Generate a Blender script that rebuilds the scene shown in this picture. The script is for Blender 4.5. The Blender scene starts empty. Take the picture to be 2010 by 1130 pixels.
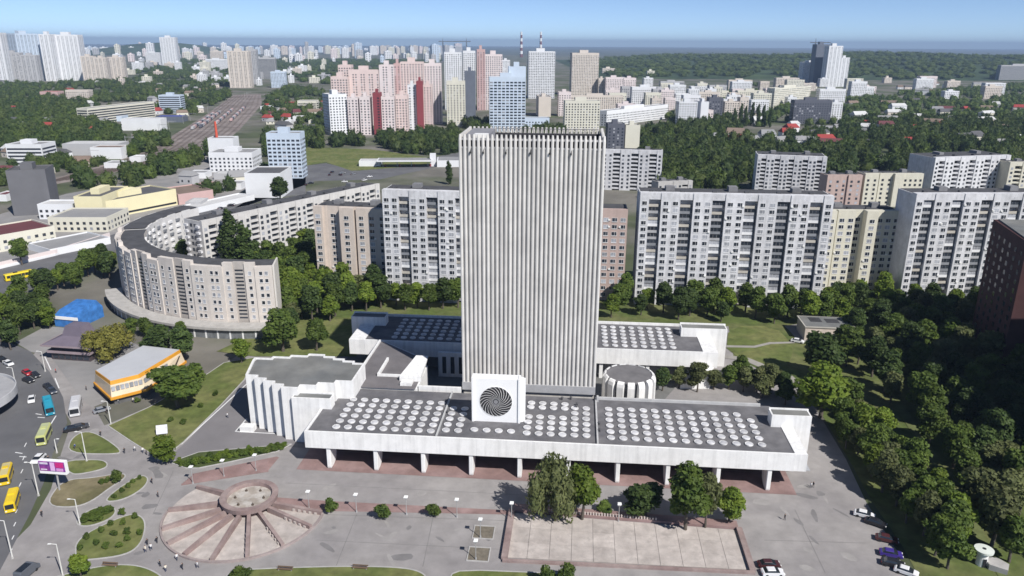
import bpy, bmesh, math, random
import numpy as np
from mathutils import Matrix, Vector
R = math.radians
random.seed(7)
SC = bpy.context.scene
COL = SC.collection

# ------------------------------------------------------------------ camera, sky, sun, exposure
CAM_H = 100.0; FPX = 1483.0; PCX, PCY = 1005.0, 565.0
PITCH = R(17.94); ROLL = R(0.32)
cam = bpy.data.cameras.new("camera"); cam_o = bpy.data.objects.new("camera", cam); COL.objects.link(cam_o)
cam.sensor_fit = 'HORIZONTAL'; cam.sensor_width = 36.0; cam.lens = FPX / 2010.0 * 36.0
cam.clip_start = 1.0; cam.clip_end = 90000.0
_x = Vector((1, 0, 0)); _u = Vector((0, math.sin(PITCH), math.cos(PITCH))); _f = Vector((0, math.cos(PITCH), -math.sin(PITCH)))
_r = _x * math.cos(ROLL) + _u * math.sin(ROLL); _up = -_x * math.sin(ROLL) + _u * math.cos(ROLL); _b = -_f
cam_o.matrix_world = Matrix(((_r.x, _up.x, _b.x, 0), (_r.y, _up.y, _b.y, 0), (_r.z, _up.z, _b.z, CAM_H), (0, 0, 0, 1)))
SC.camera = cam_o

SUN_AZ = 140.0; SUN_EL = 44.0          # azimuth clockwise from the view direction (+Y)
w = bpy.data.worlds.new("World"); SC.world = w; w.use_nodes = True
nt = w.node_tree; bg = nt.nodes["Background"]
sky = nt.nodes.new("ShaderNodeTexSky"); sky.sky_type = 'NISHITA'; sky.sun_disc = False
sky.sun_elevation = R(SUN_EL); sky.sun_rotation = R(SUN_AZ)
sky.air_density = 0.36; sky.dust_density = 0.0; sky.ozone_density = 2.5; sky.altitude = 0.0
nt.links.new(sky.outputs[0], bg.inputs[0]); bg.inputs[1].default_value = 0.10
sl = bpy.data.lights.new("sun", 'SUN'); so = bpy.data.objects.new("sun", sl); COL.objects.link(so)
sl.energy = 4.6; sl.angle = R(0.5); sl.color = (1.0, 0.965, 0.915)
sd = Vector((math.sin(R(SUN_AZ)) * math.cos(R(SUN_EL)), math.cos(R(SUN_AZ)) * math.cos(R(SUN_EL)), math.sin(R(SUN_EL))))
so.rotation_euler = sd.to_track_quat('Z', 'Y').to_euler()
SC.view_settings.view_transform = 'Standard'; SC.view_settings.look = 'None'
SC.view_settings.exposure = 0.34; SC.view_settings.gamma = 1.0
SC.render.engine = 'CYCLES'
SC.cycles.max_bounces = 6; SC.cycles.diffuse_bounces = 3; SC.cycles.volume_bounces = 0
SC.cycles.transparent_max_bounces = 8; SC.cycles.use_denoising = True; SC.cycles.pixel_filter_type = 'BLACKMAN_HARRIS'; SC.cycles.filter_width = 1.55

# ------------------------------------------------------------------ survey: photo bearings to ground positions
def _ray(u, v):
    x = u - PCX; y = v - PCY; c, s = math.cos(ROLL), math.sin(ROLL)
    xr = c * x + s * y; yr = -s * x + c * y
    return (xr, FPX * math.cos(PITCH) - yr * math.sin(PITCH), -FPX * math.sin(PITCH) - yr * math.cos(PITCH))
def G(u, v, z=0.0):
    d = _ray(u, v); t = (z - CAM_H) / d[2]
    return Vector((d[0] * t, d[1] * t, z))
def ZAT(u, v, y):
    d = _ray(u, v); return CAM_H + d[2] * y / d[1]
def PX(x, y, z=0.0):
    dz = z - CAM_H
    f = y * math.cos(PITCH) - dz * math.sin(PITCH); up = y * math.sin(PITCH) + dz * math.cos(PITCH)
    xr = x / f * FPX; yr = -up / f * FPX; c, s = math.cos(ROLL), math.sin(ROLL)
    return (PCX + c * xr - s * yr, PCY + s * xr + c * yr)

# ------------------------------------------------------------------ materials
MATS = {}
def M(name, col=(0.5, 0.5, 0.5), rough=0.85, var=0.12, scale=0.25, streak=0.0, spec=0.3, bump=0.0, metal=0.0, tint=0.0, col2=None, det=6.0, obj_rand=0.0, c2scale=None):
    if name in MATS: return MATS[name]
    m = bpy.data.materials.new(name); m.use_nodes = True; t = m.node_tree; n = t.nodes; l = t.links
    p = n["Principled BSDF"]; p.inputs["Roughness"].default_value = rough
    p.inputs["Specular IOR Level"].default_value = spec; p.inputs["Metallic"].default_value = metal
    geo = n.new("ShaderNodeNewGeometry")
    nz = n.new("ShaderNodeTexNoise"); nz.inputs["Scale"].default_value = scale; nz.inputs["Detail"].default_value = det; nz.inputs["Roughness"].default_value = 0.62
    l.new(geo.outputs["Position"], nz.inputs["Vector"])
    mr = n.new("ShaderNodeMapRange"); mr.inputs[1].default_value = 0.3; mr.inputs[2].default_value = 0.7
    mr.inputs[3].default_value = 1 - var; mr.inputs[4].default_value = 1 + var
    l.new(nz.outputs["Fac"], mr.inputs[0])
    base = None
    if col2 is not None:
        n2 = n.new("ShaderNodeTexNoise"); n2.inputs["Scale"].default_value = c2scale or scale * 0.35; n2.inputs["Detail"].default_value = 5.0
        l.new(geo.outputs["Position"], n2.inputs["Vector"])
        rp = n.new("ShaderNodeMapRange"); rp.inputs[1].default_value = 0.42; rp.inputs[2].default_value = 0.58
        l.new(n2.outputs["Fac"], rp.inputs[0])
        mx = n.new("ShaderNodeMix"); mx.data_type = 'RGBA'
        mx.inputs[6].default_value = (*col, 1); mx.inputs[7].default_value = (*col2, 1)
        l.new(rp.outputs[0], mx.inputs[0]); base = mx.outputs[2]
    vm = n.new("ShaderNodeVectorMath"); vm.operation = 'SCALE'
    if base is None: vm.inputs[0].default_value = col
    else: l.new(base, vm.inputs[0])
    l.new(mr.outputs[0], vm.inputs["Scale"]); out = vm.outputs[0]
    if streak > 0:
        mp = n.new("ShaderNodeMapping"); mp.inputs["Scale"].default_value = (1.1, 1.1, 0.06)
        l.new(geo.outputs["Position"], mp.inputs["Vector"])
        n3 = n.new("ShaderNodeTexNoise"); n3.inputs["Scale"].default_value = 1.0; n3.inputs["Detail"].default_value = 4.0
        l.new(mp.outputs[0], n3.inputs["Vector"])
        r3 = n.new("ShaderNodeMapRange"); r3.inputs[1].default_value = 0.45; r3.inputs[2].default_value = 0.8
        r3.inputs[3].default_value = 1.0; r3.inputs[4].default_value = 1.0 - streak
        l.new(n3.outputs["Fac"], r3.inputs[0])
        v3 = n.new("ShaderNodeVectorMath"); v3.operation = 'SCALE'
        l.new(out, v3.inputs[0]); l.new(r3.outputs[0], v3.inputs["Scale"]); out = v3.outputs[0]
    if obj_rand > 0:
        oi = n.new("ShaderNodeObjectInfo"); r4 = n.new("ShaderNodeMapRange")
        r4.inputs[3].default_value = 1 - obj_rand; r4.inputs[4].default_value = 1 + obj_rand
        l.new(oi.outputs["Random"], r4.inputs[0])
        v4 = n.new("ShaderNodeVectorMath"); v4.operation = 'SCALE'
        l.new(out, v4.inputs[0]); l.new(r4.outputs[0], v4.inputs["Scale"]); out = v4.outputs[0]
    l.new(out, p.inputs["Base Color"])
    if bump > 0:
        b = n.new("ShaderNodeBump"); b.inputs["Strength"].default_value = bump; b.inputs["Distance"].default_value = 0.1
        l.new(nz.outputs["Fac"], b.inputs["Height"]); l.new(b.outputs[0], p.inputs["Normal"])
    MATS[name] = m; return m
def leafmat(name, c1, c2, rnd=0.22, scale=0.5):
    if name in MATS: return MATS[name]
    m = bpy.data.materials.new(name); m.use_nodes = True; t = m.node_tree; n = t.nodes; l = t.links
    p = n["Principled BSDF"]; p.inputs["Roughness"].default_value = 0.6; p.inputs["Specular IOR Level"].default_value = 0.25
    geo = n.new("ShaderNodeNewGeometry"); nz = n.new("ShaderNodeTexNoise"); nz.inputs["Scale"].default_value = scale; nz.inputs["Detail"].default_value = 5.0
    l.new(geo.outputs["Position"], nz.inputs["Vector"])
    rp = n.new("ShaderNodeMapRange"); rp.inputs[1].default_value = 0.32; rp.inputs[2].default_value = 0.68; l.new(nz.outputs["Fac"], rp.inputs[0])
    mx = n.new("ShaderNodeMix"); mx.data_type = 'RGBA'; mx.inputs[6].default_value = (*c1, 1); mx.inputs[7].default_value = (*c2, 1); l.new(rp.outputs[0], mx.inputs[0])
    oi = n.new("ShaderNodeObjectInfo"); mr = n.new("ShaderNodeMapRange"); mr.inputs[3].default_value = 1 - rnd; mr.inputs[4].default_value = 1 + rnd
    l.new(oi.outputs["Random"], mr.inputs[0])
    vm = n.new("ShaderNodeVectorMath"); vm.operation = 'SCALE'; l.new(mx.outputs[2], vm.inputs[0]); l.new(mr.outputs[0], vm.inputs["Scale"])
    l.new(vm.outputs[0], p.inputs["Base Color"])
    tr = n.new("ShaderNodeBsdfTranslucent"); l.new(vm.outputs[0], tr.inputs["Color"])
    ms = n.new("ShaderNodeMixShader"); ms.inputs[0].default_value = 0.38
    l.new(p.outputs[0], ms.inputs[1]); l.new(tr.outputs[0], ms.inputs[2]); l.new(ms.outputs[0], n["Material Output"].inputs["Surface"])
    MATS[name] = m; return m

WHITE = M("white_painted_concrete", (0.78, 0.775, 0.765), 0.75, 0.07, 0.5, streak=0.2)
WHITE2 = M("clean_white_panel", (0.84, 0.84, 0.84), 0.6, 0.03, 0.3)
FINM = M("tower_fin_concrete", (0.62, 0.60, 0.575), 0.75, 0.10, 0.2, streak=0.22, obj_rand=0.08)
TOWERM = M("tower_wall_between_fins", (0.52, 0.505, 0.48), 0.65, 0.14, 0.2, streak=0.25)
ROOFM = M("bitumen_roof_felt", (0.115, 0.113, 0.122), 0.85, 0.24, 0.3, bump=0.15, col2=(0.15, 0.146, 0.152), c2scale=0.12)
ROOF2 = M("weathered_roof_felt", (0.15, 0.155, 0.155), 0.9, 0.22, 0.16, col2=(0.19, 0.19, 0.18))
DARK = M("dark_opening", (0.022, 0.023, 0.028), 0.5, 0.1, 0.5)
GLASS = M("window_glass", (0.03, 0.036, 0.048), 0.12, 0.3, 0.8, spec=0.6, obj_rand=0.35)
GLASSL = M("window_curtained", (0.32, 0.33, 0.36), 0.25, 0.25, 0.8, spec=0.5, obj_rand=0.3)
FRAME = M("window_frame_white", (0.74, 0.74, 0.74), 0.6, 0.05)
PLAZA = M("plaza_asphalt", (0.255, 0.24, 0.238), 0.9, 0.16, 0.22, col2=(0.295, 0.278, 0.27), bump=0.08, c2scale=0.045, det=10.0)
ASPH = M("road_asphalt", (0.115, 0.115, 0.122), 0.85, 0.12, 0.12, col2=(0.14, 0.14, 0.145))
PAVE = M("side_pavement", (0.27, 0.26, 0.255), 0.9, 0.12, 0.12, col2=(0.23, 0.225, 0.225))
PINK = M("pink_granite_paving", (0.235, 0.155, 0.145), 0.85, 0.16, 0.35, col2=(0.29, 0.20, 0.19))
PINKD = M("pink_granite_wall", (0.24, 0.175, 0.165), 0.8, 0.2, 0.5, col2=(0.30, 0.235, 0.22))
BASINM = M("bleached_basin_concrete", (0.46, 0.415, 0.385), 0.9, 0.24, 0.7, col2=(0.385, 0.345, 0.32), c2scale=0.35, obj_rand=0.09, det=10.0)
GRASS = M("lawn_grass", (0.105, 0.130, 0.036), 0.95, 0.3, 0.35, col2=(0.150, 0.158, 0.056), c2scale=0.08, bump=0.3)
GRASSD = M("park_grass_shade_tone", (0.085, 0.115, 0.030), 0.95, 0.3, 0.3, col2=(0.125, 0.135, 0.05), c2scale=0.06)  # darker copy of the lawn grass, park shade put into its colour
DRY = M("dry_worn_grass", (0.125, 0.115, 0.055), 0.95, 0.28, 0.3, col2=(0.20, 0.17, 0.10), c2scale=0.1)
KERB = M("kerb_concrete", (0.40, 0.39, 0.38), 0.9, 0.15, 0.6)
WLINE = M("white_road_paint", (0.72, 0.72, 0.72), 0.8, 0.12, 1.0)
STEEL = M("grey_lamp_steel", (0.42, 0.42, 0.42), 0.5, 0.1, 1.0, metal=0.3)
SOIL = M("bare_soil", (0.24, 0.19, 0.14), 0.95, 0.25, 0.4)
BARK = M("tree_bark", (0.10, 0.085, 0.07), 0.95, 0.3, 1.5)
LEAF = {
    'mid': leafmat("leaf_mid_green", (0.062, 0.103, 0.021), (0.134, 0.184, 0.036)),
    'dark': leafmat("leaf_dark_green", (0.042, 0.074, 0.021), (0.091, 0.133, 0.036)),
    'bright': leafmat("leaf_bright_green", (0.106, 0.167, 0.023), (0.180, 0.236, 0.032)),
    'yellow': leafmat("leaf_yellow_green", (0.150, 0.149, 0.034), (0.222, 0.207, 0.047)),
    'silver': leafmat("leaf_grey_green", (0.102, 0.124, 0.046), (0.168, 0.184, 0.074)),
    'far': leafmat("leaf_distant_wood", (0.058, 0.092, 0.025), (0.126, 0.163, 0.042), scale=0.09),
}

# ------------------------------------------------------------------ mesh helpers
class MB:
    def __init__(s): s.v = []; s.f = []; s.m = []
    def add(s, vs, fs, m=0):
        o = len(s.v); s.v.extend(vs); s.f.extend([tuple(i + o for i in f) for f in fs]); s.m.extend([m] * len(fs)); return s
    def box(s, x0, x1, y0, y1, z0, z1, m=0, T=None):
        vs = [(x0, y0, z0), (x1, y0, z0), (x1, y1, z0), (x0, y1, z0), (x0, y0, z1), (x1, y0, z1), (x1, y1, z1), (x0, y1, z1)]
        if T is not None: vs = [tuple(T @ Vector(p)) for p in vs]
        return s.add(vs, [(0, 3, 2, 1), (4, 5, 6, 7), (0, 1, 5, 4), (1, 2, 6, 5), (2, 3, 7, 6), (3, 0, 4, 7)], m)
    def prism(s, poly, z0, z1, m=0, mtop=None):
        n = len(poly)
        if sum(poly[i][0] * poly[(i + 1) % n][1] - poly[(i + 1) % n][0] * poly[i][1] for i in range(n)) < 0: poly = poly[::-1]
        vs = [(p[0], p[1], z0) for p in poly] + [(p[0], p[1], z1) for p in poly]
        s.add(vs, [(i, (i + 1) % n, n + (i + 1) % n, n + i) for i in range(n)] + [tuple(range(n - 1, -1, -1))], m)
        o = len(s.v) - 2 * n
        s.f.append(tuple(range(o + n, o + 2 * n))); s.m.append(m if mtop is None else mtop); return s
    def quad(s, a, b, c, d, m=0): return s.add([a, b, c, d], [(0, 1, 2, 3)], m)
    def tube(s, p0, p1, r0, r1, n=8, m=0, cap=True):
        p0, p1 = Vector(p0), Vector(p1); d = (p1 - p0).normalized()
        a = d.orthogonal().normalized(); b = d.cross(a); vs = []
        for p, r in ((p0, r0), (p1, r1)):
            for i in range(n):
                t = 2 * math.pi * i / n; vs.append(tuple(p + (a * math.cos(t) + b * math.sin(t)) * r))
        fs = [(i, (i + 1) % n, n + (i + 1) % n, n + i) for i in range(n)]
        if cap: fs += [tuple(range(n - 1, -1, -1)), tuple(range(n, 2 * n))]
        return s.add(vs, fs, m)
    def lathe(s, prof, n=16, m=0, c=(0, 0), close=False):
        k = len(prof); vs = []
        for r, z in prof:
            for i in range(n):
                t = 2 * math.pi * i / n; vs.append((c[0] + r * math.cos(t), c[1] + r * math.sin(t), z))
        fs = []
        for j in range(k - 1):
            for i in range(n): fs.append((j * n + i, j * n + (i + 1) % n, (j + 1) * n + (i + 1) % n, (j + 1) * n + i))
        if not close:
            fs.append(tuple(range((k - 1) * n, k * n)))
        return s.add(vs, fs, m)
    def mesh(s, name, mats, smooth=False):
        me = bpy.data.meshes.new(name); me.from_pydata([tuple(p) for p in s.v], [], s.f)
        for x in (mats if isinstance(mats, (list, tuple)) else [mats]): me.materials.append(x)
        me.polygons.foreach_set("material_index", s.m)
        if smooth: me.polygons.foreach_set("use_smooth", [True] * len(s.f))
        me.update(); return me
    def obj(s, name, mats, parent=None, loc=(0, 0, 0), rz=0.0, smooth=False):
        return inst(name, s.mesh(name, mats, smooth), parent, loc, rz)
def inst(name, me, parent=None, loc=(0, 0, 0), rz=0.0, sc=None):
    o = bpy.data.objects.new(name, me); COL.objects.link(o); o.parent = parent; o.location = loc
    if rz: o.rotation_euler = (0, 0, rz)
    if sc is not None: o.scale = sc
    return o
def tag(o, label, cat, group=None):
    o["label"] = label; o["category"] = cat
    if group: o["group"] = group
    return o
def thing(name, label, cat, loc=(0, 0, 0), rz=0.0, group=None):
    o = bpy.data.objects.new(name, None); COL.objects.link(o); o.location = loc; o.rotation_euler = (0, 0, rz)
    o.empty_display_size = 0.5
    return tag(o, label, cat, group)
def copy_tree(o, loc, rz=0.0, label=None, group=None, sc=None):
    r = o.copy(); COL.objects.link(r); r.location = loc; r.rotation_euler = (0, 0, rz)
    if sc is not None: r.scale = (sc,) * 3 if isinstance(sc, (int, float)) else sc
    if label: r["label"] = label
    if group: r["group"] = group
    for ch in list(o.children):
        c = ch.copy(); COL.objects.link(c); c.parent = r
        for g in list(ch.children):
            d = g.copy(); COL.objects.link(d); d.parent = c
    return r
def struct(o): o["kind"] = "structure"; return o
def stuff(o): o["kind"] = "stuff"; return o
def pxpoly(pts, z=0.0): return [tuple(G(u, v, z)[:2]) for u, v in pts]
def smoothpoly(poly, k=2):
    for _ in range(k):
        q = []
        for i in range(len(poly)):
            a, b = poly[i], poly[(i + 1) % len(poly)]
            q += [(a[0] * .75 + b[0] * .25, a[1] * .75 + b[1] * .25), (a[0] * .25 + b[0] * .75, a[1] * .25 + b[1] * .75)]
        poly = q
    return poly
def sheet(name, pts, mat, z, smooth=0, world=False):
    poly = pts if world else pxpoly(pts)
    if smooth: poly = smoothpoly(poly, smooth)
    bm = bmesh.new(); vs = [bm.verts.new((p[0], p[1], z)) for p in poly]; f = bm.faces.new(vs)
    if f.normal.z < 0: f.normal_flip()
    bm.normal_update()
    if f.normal.z < 0: f.normal_flip()
    bmesh.ops.triangulate(bm, faces=[f])
    me = bpy.data.meshes.new(name); bm.to_mesh(me); bm.free(); me.materials.append(mat)
    return struct(inst(name, me))
def inpoly(x, y, poly):
    c = False; j = len(poly) - 1
    for i in range(len(poly)):
        a, b = poly[i], poly[j]
        if (a[1] > y) != (b[1] > y) and x < (b[0] - a[0]) * (y - a[1]) / (b[1] - a[1] + 1e-12) + a[0]: c = not c
        j = i
    return c

# ------------------------------------------------------------------ the ground, roads, pavements, lawns
CITYG = M("city_ground", (0.075, 0.090, 0.045), 0.95, 0.3, 0.03, col2=(0.16, 0.15, 0.13), c2scale=0.011)
g = MB()
for x0, x1 in ((-27000, -1500), (-1500, 1500), (1500, 27000)):
    for y0, y1 in ((-400, 2500), (2500, 27500)):
        g.quad((x0, y0, 0), (x1, y0, 0), (x1, y1, 0), (x0, y1, 0))
struct(g.obj("ground", CITYG))
# plaza round the library
sheet("plaza_pavement", [(205, 835), (300, 795), (480, 690), (560, 640), (700, 610), (1430, 640), (1440, 700), (1560, 760), (1600, 800), (1660, 900), (1700, 985), (1760, 1080), (1800, 1180), (-60, 1260), (-30, 1120), (60, 1030), (100, 960), (120, 890), (140, 830), (100, 760), (60, 700), (110, 660)], PLAZA, 0.02)
sheet("street", [(-300, 1350), (-60, 1260), (0, 1120), (58, 1010), (85, 950), (104, 890), (132, 830), (124, 780), (98, 730), (60, 690), (20, 672), (-60, 670), (-300, 740)], ASPH, 0.035)
sheet("forecourt_pavement", [(100, 700), (60, 690), (30, 672), (90, 640), (210, 650), (300, 690), (205, 790), (180, 800), (150, 770)], PAVE, 0.028)
sheet("boulevard", [(-400, 700), (-200, 640), (0, 590), (130, 540), (215, 506), (235, 478), (300, 452), (420, 428), (520, 392), (430, 395), (330, 425), (215, 462), (110, 500), (0, 528), (-300, 590)], ASPH, 0.02)
sheet("highway", [(440, 420), (620, 355), (745, 352), (890, 320), (1000, 300), (1000, 285), (880, 302), (760, 330), (700, 335), (640, 320), (600, 325), (600, 380), (520, 392)], ASPH, 0.03)
sheet("meadow", [(600, 325), (560, 300), (600, 290), (720, 292), (760, 297), (850, 310), (860, 322), (760, 330), (690, 335), (640, 318)], GRASS, 0.045)
sheet("yard_pavement", [(0, 528), (110, 500), (215, 462), (330, 425), (520, 360), (500, 300), (400, 300), (300, 350), (130, 380), (0, 420), (-300, 470), (-300, 590)], PAVE, 0.012)
sheet("parking_apron", [(372, 862), (485, 742), (600, 770), (600, 880), (560, 876), (350, 905), (335, 895)], M("apron_asphalt", (0.19, 0.18, 0.185), 0.9, 0.1, 0.12), 0.04)
sheet("library_forecourt", [(700, 660), (1180, 640), (1380, 700), (1290, 800), (1000, 780), (640, 800)], M("court_paving", (0.16, 0.16, 0.155), 0.9, 0.2, 0.2), 0.03)
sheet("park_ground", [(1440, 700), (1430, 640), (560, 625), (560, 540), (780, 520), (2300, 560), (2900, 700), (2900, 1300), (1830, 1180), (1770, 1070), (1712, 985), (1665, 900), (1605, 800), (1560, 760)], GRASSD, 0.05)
def lawn(pts, mat=GRASS, smooth=2, kerb=True, name="lawn"):
    poly = smoothpoly(pxpoly(pts), smooth) if smooth else pxpoly(pts)
    o = sheet(name, poly, mat, 0.14, world=True)
    if kerb:
        k = MB(); n = len(poly); cx = sum(p[0] for p in poly) / n; cy = sum(p[1] for p in poly) / n
        for i in range(n):
            a, b = poly[i], poly[(i + 1) % n]
            dx, dy = b[0] - a[0], b[1] - a[1]; L = math.hypot(dx, dy) + 1e-9; nx, ny = -dy / L * 0.14, dx / L * 0.14
            k.prism([(a[0] - nx, a[1] - ny), (b[0] - nx, b[1] - ny), (b[0] + nx, b[1] + ny), (a[0] + nx, a[1] + ny)], 0.03, 0.17 + 0.001 * (i % 3))
        k.obj("kerb", KERB, o)
    return o
lawn([(138, 863), (164, 846), (195, 853), (243, 887), (221, 892), (133, 890)])
lawn([(120, 905), (195, 902), (212, 909), (208, 920), (154, 932), (136, 929)])
lawn([(90, 993), (112, 955), (138, 941), (180, 939), (241, 928), (249, 937), (218, 956), (180, 985), (143, 997)], DRY)
lawn([(203, 985), (231, 960), (275, 932), (292, 938), (286, 954), (262, 972), (231, 984)])
lawn([(150, 1021), (180, 998), (213, 994), (230, 1001), (219, 1018), (180, 1033), (153, 1033)])
lawn([(148, 1088), (150, 1064), (180, 1041), (257, 1007), (282, 1016), (286, 1038), (276, 1070), (247, 1090), (180, 1099), (153, 1099)])
lawn([(80, 1140), (180, 1115), (231, 1108), (282, 1112), (325, 1135), (330, 1180), (60, 1180)])
lawn([(440, 1135), (457, 1120), (559, 1115), (688, 1112), (781, 1114), (822, 1121), (840, 1135), (840, 1180), (440, 1180)])
lawn([(880, 1130), (909, 1119), (1043, 1124), (1140, 1128), (1140, 1180), (880, 1180)], smooth=1)
lawn([(212, 836), (252, 818), (292, 800), (409, 733), (440, 712), (500, 702), (480, 745), (435, 794), (360, 868), (330, 892), (298, 892), (255, 865)], smooth=0)
lawn([(334, 908), (390, 888), (572, 872), (545, 886), (455, 906), (390, 919), (365, 919)], M("hedge_bed", (0.06, 0.08, 0.025), 0.95, 0.3, 0.6), smooth=0)
lawn([(425, 690), (480, 665), (560, 625), (700, 622), (700, 700), (560, 700), (500, 700)], smooth=0, kerb=False)
lawn([(1425, 700), (1430, 640), (1520, 640), (1560, 680), (1545, 722)], smooth=1, kerb=False, name="meadow")
# park paths and a strip of lawn
PATHM = M("park_path_or_lawn", (0.30, 0.285, 0.26), 0.9, 0.15, 0.3)
sheet("park_path_or_lawn", [(1410, 702), (1460, 708), (1545, 745), (1575, 775), (1590, 770), (1555, 738), (1470, 703), (1415, 696)], PATHM, 0.16)
sheet("park_path_or_lawn", [(1418, 678), (1480, 679), (1510, 672), (1560, 671), (1560, 674), (1512, 676), (1482, 683), (1418, 682)], PATHM, 0.165)
sheet("park_path_or_lawn", [(1540, 640), (1566, 668), (1580, 672), (1590, 660), (1570, 636)], PAVE, 0.17)
sheet("park_path_or_lawn", [(1700, 745), (1750, 760), (1830, 880), (1900, 1000), (1990, 1140), (1965, 1140), (1880, 1005), (1815, 890), (1735, 765)], M("park_lawn_sunlit_tone", (0.115, 0.135, 0.05), 0.95, 0.25, 0.3), 0.155)  # lawn strip, not a path; sunlight put into its lighter green
# white parking marks of the apron
def stripe(u0, v0, u1, v1, wd=0.28, z=0.046, name="road_marking"):
    a, b = G(u0, v0), G(u1, v1); d = (b - a).normalized(); nx, ny = -d.y * wd / 2, d.x * wd / 2
    return sheet(name, [(a.x - nx, a.y - ny), (b.x - nx, b.y - ny), (b.x + nx, b.y + ny), (a.x + nx, a.y + ny)], WLINE, z, world=True)
stripe(356, 872, 486, 752, 0.35); stripe(462, 847, 540, 851, 0.3); stripe(462, 847, 484, 822, 0.3)
for i, (a, b, c, d) in enumerate(((30, 888, 44, 890), (38, 896, 52, 897), (70, 812, 82, 814), (74, 819, 88, 820), (88, 700, 100, 726), (108, 742, 116, 762), (110, 816, 100, 832))): stripe(a, b, c, d, 0.3, 0.05)
for i in range(9):
    u = 60 - i * 6; stripe(20 + i * 3.5, 1085 - i * 26, 24 + i * 3.5, 1077 - i * 26, 0.2, 0.051)
PATCHM = M("asphalt_repair", (0.19, 0.182, 0.182), 0.9, 0.15, 0.3); PATCHL = M("worn_asphalt", (0.30, 0.285, 0.275), 0.9, 0.15, 0.3)
for i in range(46):
    u, v = random.choice(((random.uniform(560, 1000), random.uniform(945, 975)), (random.uniform(640, 980), random.uniform(1020, 1105)), (random.uniform(1490, 1680), random.uniform(985, 1125)), (random.uniform(290, 330), random.uniform(905, 1080)), (random.uniform(1580, 1650), random.uniform(900, 990)), (random.uniform(120, 300), random.uniform(800, 1100))))
    c = G(u, v); a = random.uniform(0, 3); sx, sy = random.uniform(.5, 3.2), random.uniform(.3, 1.3); pl = []
    for k_ in range(9):
        t = k_ * 2 * math.pi / 9; r_ = random.uniform(.7, 1.15); x, y = sx * r_ * math.cos(t), sy * r_ * math.sin(t); pl.append((c.x + x * math.cos(a) - y * math.sin(a), c.y + x * math.sin(a) + y * math.cos(a)))
    sheet("pavement_patch", pl, random.choice((PATCHM, PATCHL)), 0.024 + .0004 * i, 0, True)
for a, b, c, d in ((560, 948, 1040, 972), (640, 1010, 1000, 1022), (620, 1060, 980, 1078), (700, 1010, 660, 1110), (850, 1016, 830, 1112), (1560, 1000, 1620, 1125), (1500, 1060, 1700, 1066), (340, 925, 300, 1010)):
    p_, q_ = G(a, b), G(c, d); dd_ = (q_ - p_).normalized(); nx, ny = -dd_.y * .06, dd_.x * .06; sheet("pavement_joint", [(p_.x - nx, p_.y - ny), (q_.x - nx, q_.y - ny), (q_.x + nx, q_.y + ny), (p_.x + nx, p_.y + ny)], PATCHM, 0.043, world=True)
# pink granite in front of the library and the ramp
LO = Vector((-44.7, 164.1, 0)); LTH = R(-4.75)
LM = Matrix.Translation(LO) @ Matrix.Rotation(LTH, 4, 'Z')
def LW(x, y): p = LM @ Vector((x, y, 0)); return (p.x, p.y)
sheet("granite_terrace", [LW(-8, -1.8), LW(112, -1.8), LW(112, 14), LW(-8, 14)], PINK, 0.06, world=True)
sheet("granite_ramp", [(372, 941), (378, 930), (543, 896), (548, 898), (525, 925), (430, 940)], PINK, 0.055)
sheet("granite_band", [(540, 976), (640, 983), (1005, 1002), (1003, 1010), (640, 1003), (545, 990)], PINK, 0.045)

# stairs of pink granite beside the fan fountain (a flight of steps)
st = thing("granite_steps", "flight of pink granite steps above the fan shaped fountain", "steps", (0, 0, 0))
pa, pb = G(356, 953), G(527, 926)
for i in range(7):
    t = i / 6; a = pa + Vector((0.4, 1.0, 0)) * i * 0.62; b = pb + Vector((-0.3, 1.0, 0)) * i * 0.62
    d = (b - a).normalized(); n_ = Vector((-d.y, d.x, 0)) * 0.75
    s_ = MB(); s_.prism([tuple(a[:2]), tuple(b[:2]), tuple((b + n_)[:2]), tuple((a + n_)[:2])], 0.06, 0.08 + 0.07 * (i + 1)); s_.obj("step", PINK, st)

# ------------------------------------------------------------------ library (local frame: x along the front, y to the back)
lib = thing("library_building", "white library with tall ribbed book tower rising from low skylit podium", "library", LO, LTH)
# round skylight dish
sk = MB(); sk.lathe([(0.94, 0.0), (0.98, 0.26), (0.91, 0.32), (0.80, 0.27)], 18, 0, (0, 0), True); sk.lathe([(0.80, 0.26), (0.72, 0.25), (0.5, 0.32), (0.25, 0.36), (0.06, 0.37)], 18, 1)
SKYL = M("skylight_dome", (0.66, 0.655, 0.65), 0.6, 0.22, 1.4, obj_rand=0.12)
sk_me = sk.mesh("skylight", [SKYL, M("skylight_lens", (0.50, 0.50, 0.52), 0.35, 0.2, 1.5, obj_rand=0.15)], False)
def skylights(parent, z, pts):
    for x, y in pts:
        o = inst("skylight", sk_me, parent, (x + random.uniform(-.05, .05), y + random.uniform(-.05, .05), z)); o.rotation_euler = (random.uniform(-.03, .03), random.uniform(-.03, .03), random.uniform(0, 6))
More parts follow.
